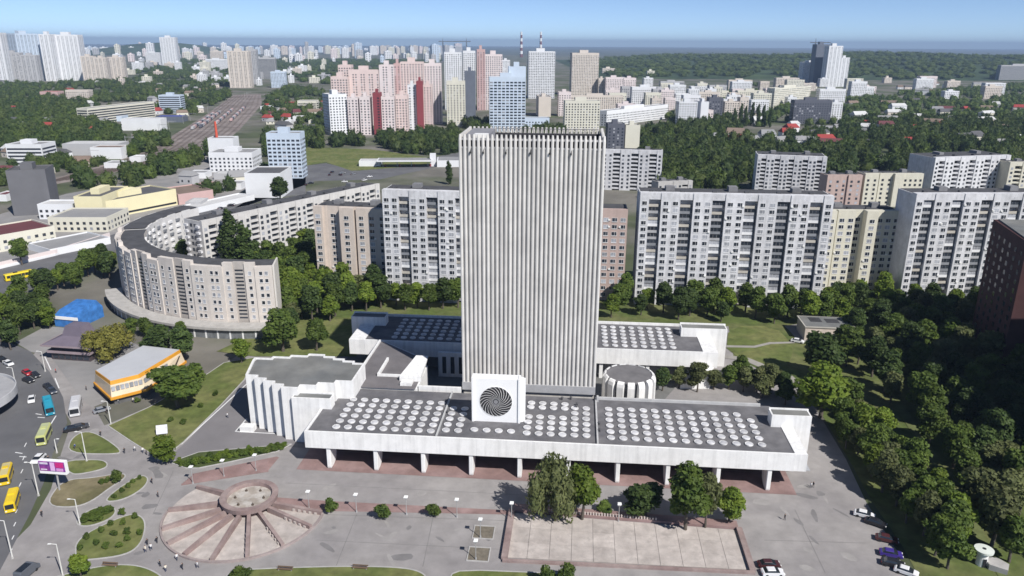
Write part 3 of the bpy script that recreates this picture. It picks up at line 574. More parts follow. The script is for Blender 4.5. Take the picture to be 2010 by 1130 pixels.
def panel_block(name, label, p0, p1, H, depth, secs, wall, floors, z0=0.9, fh=None, parts=True, roofmat=ROOFD, cat="apartment block", win=WIN, recess=3.2, tops=True, rear_win=False, group=None):
    """secs: list of (kind, width share, columns, forward offset); kind W wall with windows, B balcony recess, P plain"""
    d = Vector((p1[0] - p0[0], p1[1] - p0[1], 0)); L_ = d.length; rz = math.atan2(d.y, d.x)
    b = thing(name, label, cat, (p0[0], p0[1], 0), rz, group)
    tot = sum(s[1] for s in secs); fh = fh or (H - 3.0 - z0) / floors; x = 0.0
    core = MB(); core.box(0.02, L_ - 0.02, recess, depth, 0, H - 0.4); core.obj("wall", wall, b)
    rfm = MB(); rfm.box(0.5, L_ - .5, recess + .5, depth - .5, H - 0.4, H - 0.3); rfm.obj("roof", roofmat, b)
    wj = MB(); small = MB()
    for kind, sw_, cols, off in secs:
        ww = sw_ / tot * L_
        if kind in "WP":
            m_ = MB(); m_.box(x + .0, x + ww, -off, recess - .01, 0, H); m_.obj("wall_bay", wall, b)
            if kind == 'W':
                for f in range(floors):
                    for c in range(cols):
                        cxw = x + ww * (c + .5) / cols; zf = z0 + f * fh + 0.75
                        if parts:
                            inst("window", random.choice(win), b, (cxw, -off - .005, zf))
                            if random.random() < 0.11: inst("air_conditioner", AC_ME, b, (cxw + random.choice((-1.25, 1.25)), -off - .01, zf + random.uniform(-.2, .6)))
                        else: wj.quad((cxw - .75, -off - .04, zf), (cxw + .75, -off - .04, zf), (cxw + .75, -off - .04, zf + 1.5), (cxw - .75, -off - .04, zf + 1.5), 0 if random.random() < .8 else 1)
        else:
            m_ = MB(); m_.box(x + .001, x + ww - .001, 0.3, recess - .01, H - 2.6, H - .05); m_.box(x + ww * .3, x + ww * .36, .22, .29, H - 1.9, H - 1.3); m_.obj("attic_panel", wall, b)
            for f in range(floors):
                zf = z0 + f * fh
                if parts:
                    o = inst("balcony", random.choices(BAL, (2, 3, 3, 2))[0], b, (x + ww * .43, recess - .02, zf)); o.scale = (ww / 4.4 * .84, 2.2 / 1.7, fh / 2.72)
                else:
                    wj.box(x + .05, x + ww - .05, .3, recess, zf, zf + 1.05, 2); wj.quad((x + .1, recess - .1, zf + 1.05), (x + ww - .1, recess - .1, zf + 1.05), (x + ww - .1, recess - .1, zf + fh - .1), (x + .1, recess - .1, zf + fh - .1), 0)
        x += ww
    if wj.v: stuff(wj.obj("windows", [GLASS, GLASSL, wall], b))
    if tops:
        n_ = max(2, int(L_ / 24))
        for i in range(n_):
            m_ = MB(); xx = (i + .5) * L_ / n_; m_.box(xx - 1.7, xx + 1.7, depth * .5, depth * .78, H - .3, H + 1.3 + .3 * (i % 2)); m_.obj("lift_house", M("lift_house_grey", (0.20, 0.20, 0.21), 0.85, 0.2, 0.3), b)
        for i in range(n_ * 2):
            m_ = MB(); xx = (i + .3) * L_ / n_ / 2; m_.box(xx, xx + 1.6, depth * .22, depth * .32, H - .3, H + .6); m_.obj("roof_vent", M("vent_dark", (0.07, 0.07, 0.075), 0.6, 0.2), b)
    return b
PANELW = M("white_panel_facade", (0.60, 0.60, 0.62), 0.8, 0.16, 0.4, streak=0.2, obj_rand=0.05)
BEIGE = M("beige_brick_facade", (0.57, 0.495, 0.435), 0.85, 0.08, 0.4, streak=0.1)
CREAM = M("cream_facade", (0.60, 0.575, 0.48), 0.85, 0.07, 0.4, streak=0.08)
ROSE = M("rosy_brick_facade", (0.45, 0.345, 0.31), 0.85, 0.08, 0.4, streak=0.1)
def bays(n, first=True, last=True):
    s = [('W', 3.4, 1, 0), ('B', 4.6, 0, 0)] if first else []
    for i in range(n): s += [('W', 7.2, 2, 0.0), ('B', 4.9, 0, 0)]
    if last: s += [('W', 3.6, 1, 0)]
    return s
panel_block("apartment_block", "long white sixteen storey balcony block just right of the ribbed tower", (49.4, 288.6), (122.2, 283.5), 45.5, 13.5, bays(5), PANELW, 16)
panel_block("apartment_block", "white sixteen storey balcony block left of and partly behind the ribbed tower", (-51.0, 292.0), (-3.0, 285.8), 45.5, 13.5, [('W', 3.4, 1, 0)] + bays(3, True, True), PANELW, 16)
panel_block("apartment_block", "white sixteen storey balcony block at the right edge with shaded end wall", (156.5, 289.5), (214.0, 291.5), 45.5, 14, bays(4), PANELW, 16)
# beige and cream stepped blocks between them
panel_block("apartment_block", "beige stepped twelve storey block between curved building and white block", (-82.0, 306.0), (-50.6, 301.0), 36.0, 13, [('W', 3.2, 1, 0.4), ('P', 1.2, 0, -1.2), ('W', 4.6, 1, -1.4), ('P', 1.2, 0, -1.2), ('W', 5.2, 1, 1.8), ('P', .8, 0, -1), ('W', 11.5, 3, 1.2)], BEIGE, 12, recess=1.6, tops=True)
panel_block("apartment_block", "narrow rosy brick block squeezed right of the ribbed tower", (33.6, 294.2), (45.6, 293.2), 38.0, 12, [('P', 1.5, 0, 0), ('W', 8, 3, 0.4)], ROSE, 12, recess=1.0, tops=False)
panel_block("apartment_block", "cream stepped block between the two white blocks on the right", (127.0, 301.5), (157.5, 301.0), 36.5, 12.5, [('W', 3.6, 1, 2.6), ('P', 1.0, 0, -1), ('W', 6.5, 2, 0.8), ('W', 3.5, 1, -1.4), ('W', 4.2, 1, 2.4), ('W', 9, 3, 0.6)], CREAM, 12, recess=1.6)
# second row blocks behind
panel_block("apartment_block", "white nine storey block peeking over the rosy block beside the tower", G(1180, 372)[:2], G(1296, 376)[:2], 29.0, 12, bays(3, False, True), PANELW, 9, parts=False)
panel_block("apartment_block", "low grey block with balconies right of the white nine storey block", G(1290, 398)[:2], G(1357, 395)[:2], 14.0, 11, bays(2, False, True), M("grey_panel", (0.42, 0.41, 0.40), .85, .1), 5, parts=False)
panel_block("apartment_block", "white nine storey block with blue shaded end behind the long white block", G(1480, 380)[:2], G(1614, 386)[:2], 27.5, 22, bays(4, True, True), PANELW, 9, parts=False)
panel_block("apartment_block", "rosy block with red stairwell between white block and cream block behind", G(1617, 405)[:2], G(1685, 405)[:2], 20.5, 12, [('W', 6, 2, 0), ('W', 3, 1, -1), ('W', 6, 2, 0)], ROSE, 6, parts=False)
panel_block("apartment_block", "cream office block with tall glazed stairwell behind the cream stepped block", G(1690, 405)[:2], G(1803, 405)[:2], 21.5, 13, [('W', 6, 2, 0), ('P', 1, 0, -2), ('W', 6, 2, -1.6), ('P', 4, 0, 0.8), ('W', 9, 4, 0)], CREAM, 6, parts=False, cat="office block")
panel_block("apartment_block", "white nine storey block with blue shaded end at far right behind", G(1822, 395)[:2], G(1968, 388)[:2], 29.5, 24, bays(4, True, True), PANELW, 9, parts=False)
panel_block("apartment_block", "pale block with yellow top panel at the right picture edge", G(1968, 395)[:2], G(2080, 395)[:2], 26.5, 12, bays(2, True, True), CREAM, 8, parts=False)
# long straight wing of the crescent
panel_block("apartment_block", "long slanting nine storey white wing running back from the crescent building", (-133.0, 316.0), (-72.5, 409.0), 27.0, 12.5, bays(9, True, True), M("pale_panel", (0.56, 0.545, 0.53), 0.85, 0.1, 0.3, streak=0.12), 9, parts=False, recess=1.4)

wg_ = [o for o in COL.objects if str(o.get("label", "")).startswith("long slanting nine storey")][0]; wj = MB()
for f in range(9):
    for c in range(4): z_ = 1.6 + f * 2.75; y_ = 1.6 + c * 2.7; wj.box(-.05 if c % 3 else -.9, -.001, y_, y_ + (1.5 if c % 3 else 2.2), z_, z_ + (1.4 if c % 3 else 1.0), 0 if c % 3 else 1)
stuff(wj.obj("end_windows", [GLASS, PANELW], wg_))
# crescent building with curved front
CC = Vector((-95.5, 324.5)); CRo, CRi, CH = 70.6, 60.2, 25.0
CRES = M("crescent_beige_panel", (0.60, 0.55, 0.505), 0.85, 0.08, 0.35, streak=0.1)
CRESD = M("crescent_ribbed_panel", (0.42, 0.385, 0.355), 0.85, 0.08, 0.35, streak=0.1)
cres = thing("crescent_building", "beige crescent shaped building with curved windowed front and shop podium", "apartment block", (CC.x, CC.y, 0))
a_seg = []; a = -81.0; pat = ['W2', 'W1', 'S', 'W1', 'W2', 'W2', 'W1', 'S', 'W1', 'W1', 'W2', 'W1', 'S', 'W1', 'W2', 'P', 'W2', 'W1', 'S', 'W1', 'W2', 'P', 'W2', 'W1']
for i, kd in enumerate(pat):
    wd = {'W2': 6.0, 'W1': 3.6, 'S': 4.2, 'P': 2.0}[kd]; da = math.degrees(wd / CRo)
    a_seg.append((kd, a, a - da)); a -= da
def cpt(r, a_): return (r * math.cos(R(a_)), r * math.sin(R(a_)))
for kd, a0, a1 in a_seg:
    off = {'W2': 0.35, 'W1': 0.0, 'S': -0.5, 'P': -1.6}[kd]; hh = CH + (1.6 if kd == 'S' else 1.4 if kd == 'W1' else 0)
    p0, p1 = cpt(CRo + off, a0), cpt(CRo + off, a1); q0, q1 = cpt(CRi, a0), cpt(CRi, a1)
    r0, r1 = cpt(CRo - 1.6, a0), cpt(CRo - 1.6, a1)
    m_ = MB(); m_.prism([p0, p1, r1, r0], 0, hh); m_.obj("wall_bay", CRESD if kd == 'S' else CRES, cres)
    m_ = MB(); m_.prism([r0, r1, q1, q0], 0, CH - .3); m_.obj("wall", CRES, cres)
    ra0, ra1 = cpt(CRo - 1.9, a0), cpt(CRo - 1.9, a1)
    m_ = MB(); m_.prism([ra0, ra1, q1, q0], CH - .295, CH - .22); m_.obj("roof", ROOFD, cres)
    n_ = {'W2': 2, 'W1': 1, 'S': 0, 'P': 0}[kd]
    ang = math.atan2(p0[1] - p1[1], p0[0] - p1[0])
    for f in range(7):
        zf = 5.6 + f * 2.72
        for c in range(n_):
            t = (c + .5) / n_; t = 0.5 + (t - .5) * .62
            o = inst("window", random.choice(WINS), cres, (p0[0] * (1 - t) + p1[0] * t, p0[1] * (1 - t) + p1[1] * t, zf), ang)
        if kd == 'S':
            for q in (0, 1.36):
                m_ = MB(); e0 = (p0[0] * .85 + p1[0] * .15, p0[1] * .85 + p1[1] * .15); e1 = (p0[0] * .15 + p1[0] * .85, p0[1] * .15 + p1[1] * .85); k_ = 1 + .03 / CRo; k2 = 1 - .2 / CRo
                m_.prism([(e0[0] * k_, e0[1] * k_), (e1[0] * k_, e1[1] * k_), (e1[0] * k2, e1[1] * k2), (e0[0] * k2, e0[1] * k2)], zf + q, zf + q + .62); m_.obj("stair_window", GLASS, cres)
m_ = MB(); m_.prism([cpt(CRo + .0, -80.9), cpt(CRo + .0, -80.4), cpt(CRi, -80.4), cpt(CRi, -80.9)], 0, CH + .4); m_.obj("end_wall", M("end_wall_cream", (0.60, 0.57, 0.53), 0.85, 0.08), cres)
for i in range(18):                                           # rear of the arc, balconies towards the court
    a0 = -108 - i * 5.0; 
    for f in range(8):
        m_ = MB(); m_.prism([cpt(CRi - .02, a0), cpt(CRi - .02, a0 - 2.3), cpt(CRi - .7, a0 - 2.3), cpt(CRi - .7, a0)], 2.6 + f * 2.75, 3.6 + f * 2.75)
        m_.obj("balcony", BAL[0].materials[0] if (i + f) % 3 else BAL[2].materials[0], cres)
    w2 = MB()
    for f in range(8):
        for q in (2.9, 3.6, 4.3):
            w2.prism([cpt(CRi - .03, a0 - q + .2), cpt(CRi - .03, a0 - q - .25), cpt(CRi + .2, a0 - q - .25), cpt(CRi + .2, a0 - q + .2)], 3.2 + f * 2.75, 4.6 + f * 2.75)
    stuff(w2.obj("windows", GLASS, cres))
# white arc continuing behind
for i in range(9):
    a0 = a_seg[-1][2] - i * 4.6; a1 = a0 - 4.6
    m_ = MB(); m_.prism([cpt(CRo, a0), cpt(CRo, a1), cpt(CRi, a1), cpt(CRi, a0)], 0, CH - .1 + .4 * (i % 2)); m_.obj("wall", M("arc_white", (0.60, 0.59, 0.58), 0.85, 0.08), cres)
    m_ = MB(); m_.prism([cpt(CRo - .6, a0), cpt(CRo - .6, a1), cpt(CRi + .6, a1), cpt(CRi + .6, a0)], CH + .31, CH + .36); m_.obj("roof", ROOFD, cres)
# shop podium
n_ = 22; 
for i in range(n_):
    a0 = -79 - i * 3.4; a1 = a0 - 3.4; m_ = MB(); m_.prism([cpt(CRo + 5.5, a0), cpt(CRo + 5.5, a1), cpt(CRo + .4, a1), cpt(CRo + .4, a0)], 0.02, 3.5); m_.obj("shop_front", M("shop_glass", (0.16, 0.17, 0.18), 0.3, 0.3, 0.6, spec=.5), cres)
    m_ = MB(); m_.prism([cpt(CRo + 6.6, a0), cpt(CRo + 6.6, a1), cpt(CRo + .4, a1), cpt(CRo + .4, a0)], 3.51, 4.4); m_.obj("shop_canopy", M("canopy_concrete", (0.40, 0.385, 0.365), 0.85, 0.15, 0.4), cres)
    m_ = MB(); m_.prism([cpt(CRo + 5.65, a0 - .1), cpt(CRo + 5.65, a0 - .5), cpt(CRo + 5.3, a0 - .5), cpt(CRo + 5.3, a0 - .1)], 0.02, 3.5); m_.obj("shop_pier", FRAME, cres)

# dark tall block at the right edge
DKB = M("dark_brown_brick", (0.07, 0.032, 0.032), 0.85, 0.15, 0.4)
dkb = thing("apartment_block", "tall dark brown brick block in shade at the right picture edge", "apartment block", (0, 0, 0))
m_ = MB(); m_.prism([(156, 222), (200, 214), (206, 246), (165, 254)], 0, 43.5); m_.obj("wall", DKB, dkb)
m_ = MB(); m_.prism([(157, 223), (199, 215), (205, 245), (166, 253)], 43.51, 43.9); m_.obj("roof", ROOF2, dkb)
m_ = MB(); m_.prism([(152, 136), (205, 132), (208, 188), (156, 194)], 0, 58.0); m_.obj("wall", DKB, dkb)  # unseen block out of frame, implied by the shadows, sized to shade the park
dkw_ = MB(); dkw_.box(-.8, .8, -.05, 0, 0, 1.5); DKW = dkw_.mesh("window", GLASS)
e0, e1 = Vector((156, 222)), Vector((165, 254)); dd = (e1 - e0).normalized(); nn = Vector((-dd.y, dd.x))
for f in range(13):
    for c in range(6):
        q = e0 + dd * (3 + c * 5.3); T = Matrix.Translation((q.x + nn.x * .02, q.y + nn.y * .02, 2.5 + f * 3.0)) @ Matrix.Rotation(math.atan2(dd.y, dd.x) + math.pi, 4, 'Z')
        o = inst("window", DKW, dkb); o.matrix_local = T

# small beige utility building on the right lawn
ub = thing("utility_building", "small beige flat roofed utility building on the right lawn", "building", G(1578, 668), R(-6))
m_ = MB(); m_.box(0, 17, 0, 11, 0, 5.0); m_.obj("wall", BEIGE, ub)
m_ = MB(); m_.box(-.3, 17.3, -.3, 11.3, 5.001, 5.35); m_.obj("roof_edge", M("utility_roof_edge", (0.42, 0.40, 0.36), 0.85, 0.1), ub)
m_ = MB(); m_.box(.2, 16.8, .2, 10.8, 5.36, 5.42); m_.obj("roof", ROOF2, ub)
m_ = MB(); m_.box(3, 7, 5, 9.5, 5.43, 5.5); m_.box(8.5, 13, 4.5, 8.5, 5.43, 5.5); m_.obj("roof_patch", M("tar_patch", (0.05, 0.05, 0.055), 0.8, 0.2), ub)
m_ = MB(); m_.box(1.5, 6.5, -.9, -.01, 2.7, 3.0); m_.obj("canopy", KERB, ub)
for x, wd, nm in ((2.2, 1.2, "door"), (4.2, 1.2, "door"), (9.0, 1.6, "window"), (12.5, 1.6, "window")):
    m_ = MB(); m_.box(x, x + wd, -.05, -.001, .0 if nm == "door" else 1.4, 2.4 if nm == "door" else 2.8); m_.obj(nm, GLASS, ub)

# ------------------------------------------------------------------ pavilions on the left
oh = thing("market_hall", "low market hall with pale roof and orange banded slanting front", "market hall", (0, 0, 0))
base = [tuple(G(u, v, 2.3)[:2]) for u, v in ((219, 783), (289, 765), (364, 711), (296, 690), (186, 752))]
topz = 7.0
topp = [tuple(G(u, v, topz)[:2]) for u, v in ((216, 748), (271, 735), (353, 686), (281, 678), (187, 727))]
def hull_obj(lo, hi, z0, z1, nm, mat, par, cap=True):
    n_ = len(lo); m_ = MB(); m_.add([(x, y, z0) for x, y in lo] + [(x, y, z1) for x, y in hi], [(i, (i + 1) % n_, n_ + (i + 1) % n_, n_ + i) for i in range(n_)] + ([tuple(range(n_, 2 * n_))] if cap else [])); return m_.obj(nm, mat, par)
def mixp(a_, b_, t): return [(p[0] * (1 - t) + q[0] * t, p[1] * (1 - t) + q[1] * t) for p, q in zip(a_, b_)]
def grow(pl, k_):
    cx_ = sum(p[0] for p in pl) / len(pl); cy_ = sum(p[1] for p in pl) / len(pl); return [(cx_ + (x - cx_) * k_, cy_ + (y - cy_) * k_) for x, y in pl]
ORG = M("orange_cladding", (0.62, 0.29, 0.03), 0.6, 0.08, 0.5); CRM = M("cream_cladding", (0.62, 0.52, 0.38), 0.7, 0.07, 0.5)
hull_obj(grow(base, .93), grow(base, .93), 0, 2.0, "ground_floor_wall", M("hall_glass", (0.12, 0.12, 0.12), .3, .3, .6), oh)
hull_obj(grow(base, 1.03), grow(base, 1.03), 2.01, 2.7, "canopy", ORG, oh)
hull_obj(mixp(base, topp, .1), mixp(base, topp, .75), 2.71, 5.9, "wall", CRM, oh)
hull_obj(mixp(base, topp, .85), grow(topp, 1.0), 5.91, 7.0, "fascia", ORG, oh)
hull_obj(grow(topp, .985), grow(topp, .985), 7.001, 7.1, "roof", M("pale_sheet_roof", (0.46, 0.47, 0.49), 0.6, 0.06, 0.2), oh)
b0, b1, b2 = Vector((*mixp(base, topp, .5)[0], 0)), Vector((*mixp(base, topp, .5)[1], 0)), Vector((*mixp(base, topp, .5)[2], 0))
for s_, (pa_, pb_, n_) in enumerate(((b0, b1, 7), (b1, b2, 5))):
    d = pb_ - pa_; nv = Vector((d.y, -d.x, 0)).normalized() * .45
    for i in range(n_):
        if s_ == 1 and i > 2: break
        q0 = pa_ + d * ((i + .12) / n_) + nv; q1 = pa_ + d * ((i + .9) / n_) + nv; m_ = MB(); m_.prism([tuple(q0[:2]), tuple(q1[:2]), tuple((q1 - nv * .6)[:2]), tuple((q0 - nv * .6)[:2])], 4.3, 5.7); m_.obj("window", GLASSL, oh)
q = b1.lerp(b2, .72) + Vector((.45, -.5, 0)); m_ = MB(); d = (b2 - b1).normalized()
m_.add([tuple(q), tuple(q + d * 1.4), tuple(q + d * 4.2 + Vector((0, 0, 2.6))), tuple(q + d * 3.3 + Vector((0, 0, 2.6)))], [(0, 1, 2, 3)]); oq = m_.obj("sign_slash", M("sign_dark", (0.08, 0.06, 0.05), .6, .1), oh); oq.location = (0, 0, 3.1)

pg = thing("pavilion", "brown pavilion with purple hipped pagoda roof beside the market hall", "pavilion", G(145, 705), R(-8))
PUR = M("purple_metal_roof", (0.15, 0.128, 0.16), 0.55, 0.1, 0.4)
PVD = M("pavilion_dark", (0.075, 0.06, 0.065), .5, .2); PVM = M("pavilion_mauve", (0.30, 0.24, 0.255), .8, .1)
m_ = MB(); m_.box(-7.0, 6.8, -1, 10, 0, 2.6); m_.obj("ground_floor_wall", PVD, pg)
m_ = MB(); m_.box(-7.8, 7.6, -1.8, 10.8, 2.61, 3.5); m_.obj("fascia", PVM, pg)
m_ = MB(); m_.box(-6.8, 6.6, -.8, 9.8, 3.51, 5.6); m_.obj("upper_wall", PVD, pg)
m_ = MB(); m_.add([(-8.8, -2.8, 5.61), (8.6, -2.8, 5.61), (8.6, 11.8, 5.61), (-8.8, 11.8, 5.61), (-3.9, 1.4, 7.6), (3.7, 1.4, 7.6), (3.7, 7.4, 7.6), (-3.9, 7.4, 7.6), (-2.9, 2.2, 10.8), (2.7, 2.2, 10.8), (2.7, 6.6, 10.8), (-2.9, 6.6, 10.8)],
    [(0, 1, 5, 4), (1, 2, 6, 5), (2, 3, 7, 6), (3, 0, 4, 7), (4, 5, 9, 8), (5, 6, 10, 9), (6, 7, 11, 10), (7, 4, 8, 11), (8, 9, 10, 11), (0, 3, 2, 1)]); m_.obj("roof", PUR, pg)
m_ = MB(); m_.box(-8.9, 8.7, -2.92, -2.81, 5.2, 5.75); m_.box(8.61, 8.72, -2.8, 11.8, 5.2, 5.75); m_.box(-8.92, -8.81, -2.8, 11.8, 5.2, 5.75); m_.obj("eaves_board", PVM, pg)
m_ = MB(); m_.box(1.0, 4.6, -.9, -.81, 4.2, 5.1); m_.obj("shop_sign", WHITE2, pg)
for i in range(6): m_ = MB(); m_.box(-6.4 + i * 2.2, -4.7 + i * 2.2, -1.06, -1.005, .5, 2.3); m_.obj("window", GLASS, pg)
bh = thing("blue_tent_hall", "bright blue tarpaulin covered hall behind the purple pavilion", "tent", G(132, 642), R(-12))
BLU = M("blue_tarpaulin", (0.045, 0.17, 0.46), 0.6, 0.3, 0.5)
m_ = MB(); m_.add([(-5, 0, 0), (5, 0, 0), (5, 13, 0), (-5, 13, 0), (-5, 0, 4.0), (5, 0, 4.0), (5, 13, 4.2), (-5, 13, 4.2), (-4.7, 3, 5.6), (4.7, 3.4, 5.9), (4.4, 11, 7.2), (-4.4, 11.4, 6.9)], [(0, 1, 5, 4), (1, 2, 6, 5), (2, 3, 7, 6), (3, 0, 4, 7), (4, 5, 9, 8), (5, 6, 10, 9), (6, 7, 11, 10), (7, 4, 8, 11), (8, 9, 10, 11)]); m_.obj("cover", BLU, bh)
m_ = MB(); m_.box(-5.2, 5.2, -.3, -.02, 3.0, 4.1); m_.obj("banner", WHITE2, bh)

# ------------------------------------------------------------------ far buildings (u0, u1 = bearings of the base corners; vb = base; vt = roof)
FP = {
    'pink': M("pink_tower_render", (0.67, 0.545, 0.515), 0.85, 0.05, 0.1), 'pinkw': M("pale_pink_render", (0.69, 0.61, 0.60), 0.85, 0.05, 0.1),
    'rose': M("rose_tower_render", (0.52, 0.36, 0.345), 0.85, 0.05, 0.1), 'red': M("deep_red_cladding", (0.24, 0.05, 0.06), 0.7, 0.06, 0.1),
    'white': M("far_white_render", (0.70, 0.71, 0.73), 0.85, 0.05, 0.1), 'cream': M("far_cream_render", (0.64, 0.62, 0.53), 0.85, 0.05, 0.1),
    'beige': M("far_beige_render", (0.60, 0.54, 0.48), 0.85, 0.05, 0.1), 'grey': M("far_grey_render", (0.42, 0.42, 0.43), 0.85, 0.06, 0.1),
    'blue': M("pale_blue_cladding", (0.52, 0.60, 0.70), 0.6, 0.05, 0.1), 'slate': M("slate_cladding", (0.13, 0.145, 0.18), 0.5, 0.1, 0.1),
    'dkgrey': M("dark_grey_render", (0.14, 0.14, 0.15), 0.85, 0.1, 0.1), 'yellow': M("pale_yellow_render", (0.72, 0.66, 0.43), 0.85, 0.05, 0.1), 'dark': M("dark_and_shade_tone", (0.10, 0.105, 0.13), 0.7, 0.1, 0.1),  # 'dark' puts the shade of facades into their colour; wagons use it too
}
ROOFP = {'grey': M("far_roof_grey", (0.26, 0.26, 0.265), 0.9, 0.12, 0.1), 'dark': M("far_roof_dark", (0.10, 0.10, 0.105), 0.9, 0.12, 0.1), 'red': M("far_roof_red", (0.30, 0.05, 0.045), 0.85, 0.1, 0.1),
         'maroon': M("far_roof_maroon", (0.13, 0.045, 0.05), 0.85, 0.1, 0.1), 'blue': M("far_roof_blue", (0.06, 0.08, 0.36), 0.7, 0.1, 0.1), 'pale': M("far_roof_pale", (0.52, 0.52, 0.52), 0.9, 0.1, 0.1), 'brown': M("far_roof_brown", (0.20, 0.15, 0.12), 0.9, 0.15, 0.1)}
FOOT = []
def blocked0(x, y, pad=4.0):
    for f in FOOT:
        r_ = Vector((x - f[0].x, y - f[0].y, 0)); s_ = r_.dot(f[1]); n_ = -r_.x * f[1].y + r_.y * f[1].x
        if -pad < s_ < f[2] + pad and -pad < n_ < f[3] + pad: return True
    return False
def fb(label, u0, u1, vb, vt, depth=16, mat='white', style='grid', roof='grey', vb2=None, name="apartment_block", cat="apartment block", top=True, ww=1.6, group=None, fh=3.0, wh=1.5, pitch=3.3, hmin=3.0):
    a_ = G(u0, vb); b_ = G(u1, vb2 or vb); d = b_ - a_; L_ = d.length; rz = math.atan2(d.y, d.x); um = (u0 + u1) / 2
    H_ = max(hmin, ZAT(um, vt, (a_.y + b_.y) / 2))
    b = thing(name, label, cat, a_, rz, group); wm = FP[mat]
    FOOT.append((a_, d.normalized(), L_, depth))
    m_ = MB(); m_.box(0, L_, 0, depth, 0, H_ - .3); m_.obj("wall", wm, b)
    m_ = MB(); m_.box(.35, L_ - .35, .35, depth - .35, H_ - .3, H_ - .2); m_.obj("roof", ROOFP[roof], b)
    m_ = MB(); m_.box(0, L_, 0, .34, H_ - .3, H_ + .5); m_.box(0, .34, .341, depth, H_ - .3, H_ + .5); m_.box(L_ - .34, L_, .341, depth, H_ - .3, H_ + .5); m_.box(.341, L_ - .341, depth - .34, depth, H_ - .3, H_ + .45); m_.obj("parapet", wm, b)
    wj = MB()
    if style in ('grid', 'vert', 'band'):
        nf = max(1, int((H_ - 1.2) / fh))
        for (px_, py_, ux, uy, LL) in ((0, -.06, 1, 0, L_), (-.06, depth, 0, -1, depth), (L_ + .06, 0, 0, 1, depth)):
            nc = max(1, int(LL / pitch)); st_ = LL / nc
            for f in range(nf):
                z = 1.1 + f * fh
                if style == 'band':
                    wj.quad((px_ + ux * .8, py_ + uy * .8, z), (px_ + ux * (LL - .8), py_ + uy * (LL - .8), z), (px_ + ux * (LL - .8), py_ + uy * (LL - .8), z + wh), (px_ + ux * .8, py_ + uy * .8, z + wh), 0); continue
                for c in range(nc):
                    if style == 'vert' and c % 3 == 0: continue
                    x = (c + .5) * st_; x0_, x1_ = x - ww / 2, x + ww / 2; mi = 0 if random.random() < .85 else 1
                    wj.quad((px_ + ux * x0_, py_ + uy * x0_, z), (px_ + ux * x1_, py_ + uy * x1_, z), (px_ + ux * x1_, py_ + uy * x1_, z + wh), (px_ + ux * x0_, py_ + uy * x0_, z + wh), mi)
    if wj.v: stuff(wj.obj("windows", [GLASS, GLASSL], b))
    if top:
        m_ = MB(); m_.box(L_ * .3, L_ * .62, depth * .3, depth * .7, H_ - .2, H_ + 2.6 + .04 * H_); m_.obj("roof_plant_room", wm, b)
    return b, L_, H_, depth
# pink estate
fb("round ended white tower at the left end of the pink estate", 650, 685, 266, 185, 22, 'white', 'grid', vb2=264)
fb("pale pink tower second from left in the pink estate's front row", 686, 706, 265, 192, 20, 'pinkw', vb2=265)
fb("pale pink tower just left of the first dark red tower", 709, 729, 265, 190, 20, 'pinkw')
fb("slim dark red tower with pale windows in the pink estate", 735, 749, 265, 183, 20, 'red', 'vert', ww=2.4)
fb("pale tower just right of the slim windowed red tower", 751, 776, 264, 190, 20, 'pinkw')
fb("pink tower between the two dark red towers", 779, 802, 262, 187, 20, 'pink')
fb("white tower touching the tall dark red tower on its left", 803, 819, 258, 167, 20, 'white')
fb("tall plain dark red tower with sloped top", 820, 832, 259, 160, 18, 'red', 'none')
fb("pink tower touching the tall dark red tower on its right", 833, 850, 257, 167, 20, 'pink')
fb("stepped pink block at the left end of the estate's back row", 655, 688, 248, 151, 22, 'pink')
fb("pink tower with pointed roof, leftmost of the tall back row", 670, 695, 238, 128, 22, 'pink')
fb("wide pink slab with dark window stripes in the back row", 691, 748, 246, 138, 22, 'pink', 'vert')
fb("pink slab right of the wide striped pink slab", 749, 777, 246, 128, 22, 'pinkw', 'vert')
fb("darker rose slab in the middle of the pink back row", 777, 790, 244, 125, 22, 'rose')
fb("large pink slab with twin roof crowns in the back row", 790, 834, 244, 122, 22, 'pink')
fb("pink slab at the right end of the estate's back row", 835, 868, 243, 125, 22, 'pinkw')
# towers left of and above the ribbed tower
fb("cream tower standing in front of the pale white tower", 878, 914, 248, 160, 20, 'cream')
fb("pale white tower rising behind the cream tower", 874, 908, 215, 103, 24, 'white')
fb("white tower with dark blue lower part beside the cream tower", 910, 934, 205, 100, 24, 'white')
fb("dark slate slab between cream tower and pink towers", 913, 934, 232, 140, 18, 'slate', 'none')
fb("narrow rose tower with shaded side above the library tower", 937, 953, 216, 97, 22, 'rose')
fb("pale pink tower behind the pale blue office", 953, 986, 216, 107, 22, 'pinkw')
fb("white low tower between pink tower and blue office", 985, 1001, 165, 118, 20, 'white')
fb("pale blue office tower with grid of dark windows", 961, 1031, 258, 152, 20, 'blue', 'grid', name="office_tower", cat="office tower", ww=3.4, pitch=4.6, wh=1.8, fh=3.4)
fb("blank pale blue slab rising over the office tower", 998, 1031, 256, 131, 14, 'blue', 'none', name="office_tower", cat="office tower")
fb("low rounded pale blue annex beside the office tower", 1031, 1078, 258, 232, 16, 'blue', 'grid', name="office_block", cat="office block", top=False)
fb("tall white tower below the two striped chimneys", 1037, 1088, 193, 101, 26, 'white', ww=2.0)
fb("white gabled block with long dark side under the white tower", 1057, 1081, 229, 190, 40, 'beige', 'none')
fb("tall beige tower with crown right of the white tower", 1121, 1173, 187, 104, 26, 'beige')
fb("beige tower with dark central stripe close above the library roof", 1108, 1176, 258, 198, 18, 'cream', 'grid')
fb("narrow rose slab left of the long low row", 1096, 1120, 228, 181, 16, 'pinkw')
fb("long low rose row below the beige crowned tower", 1120, 1222, 218, 188, 14, 'beige')
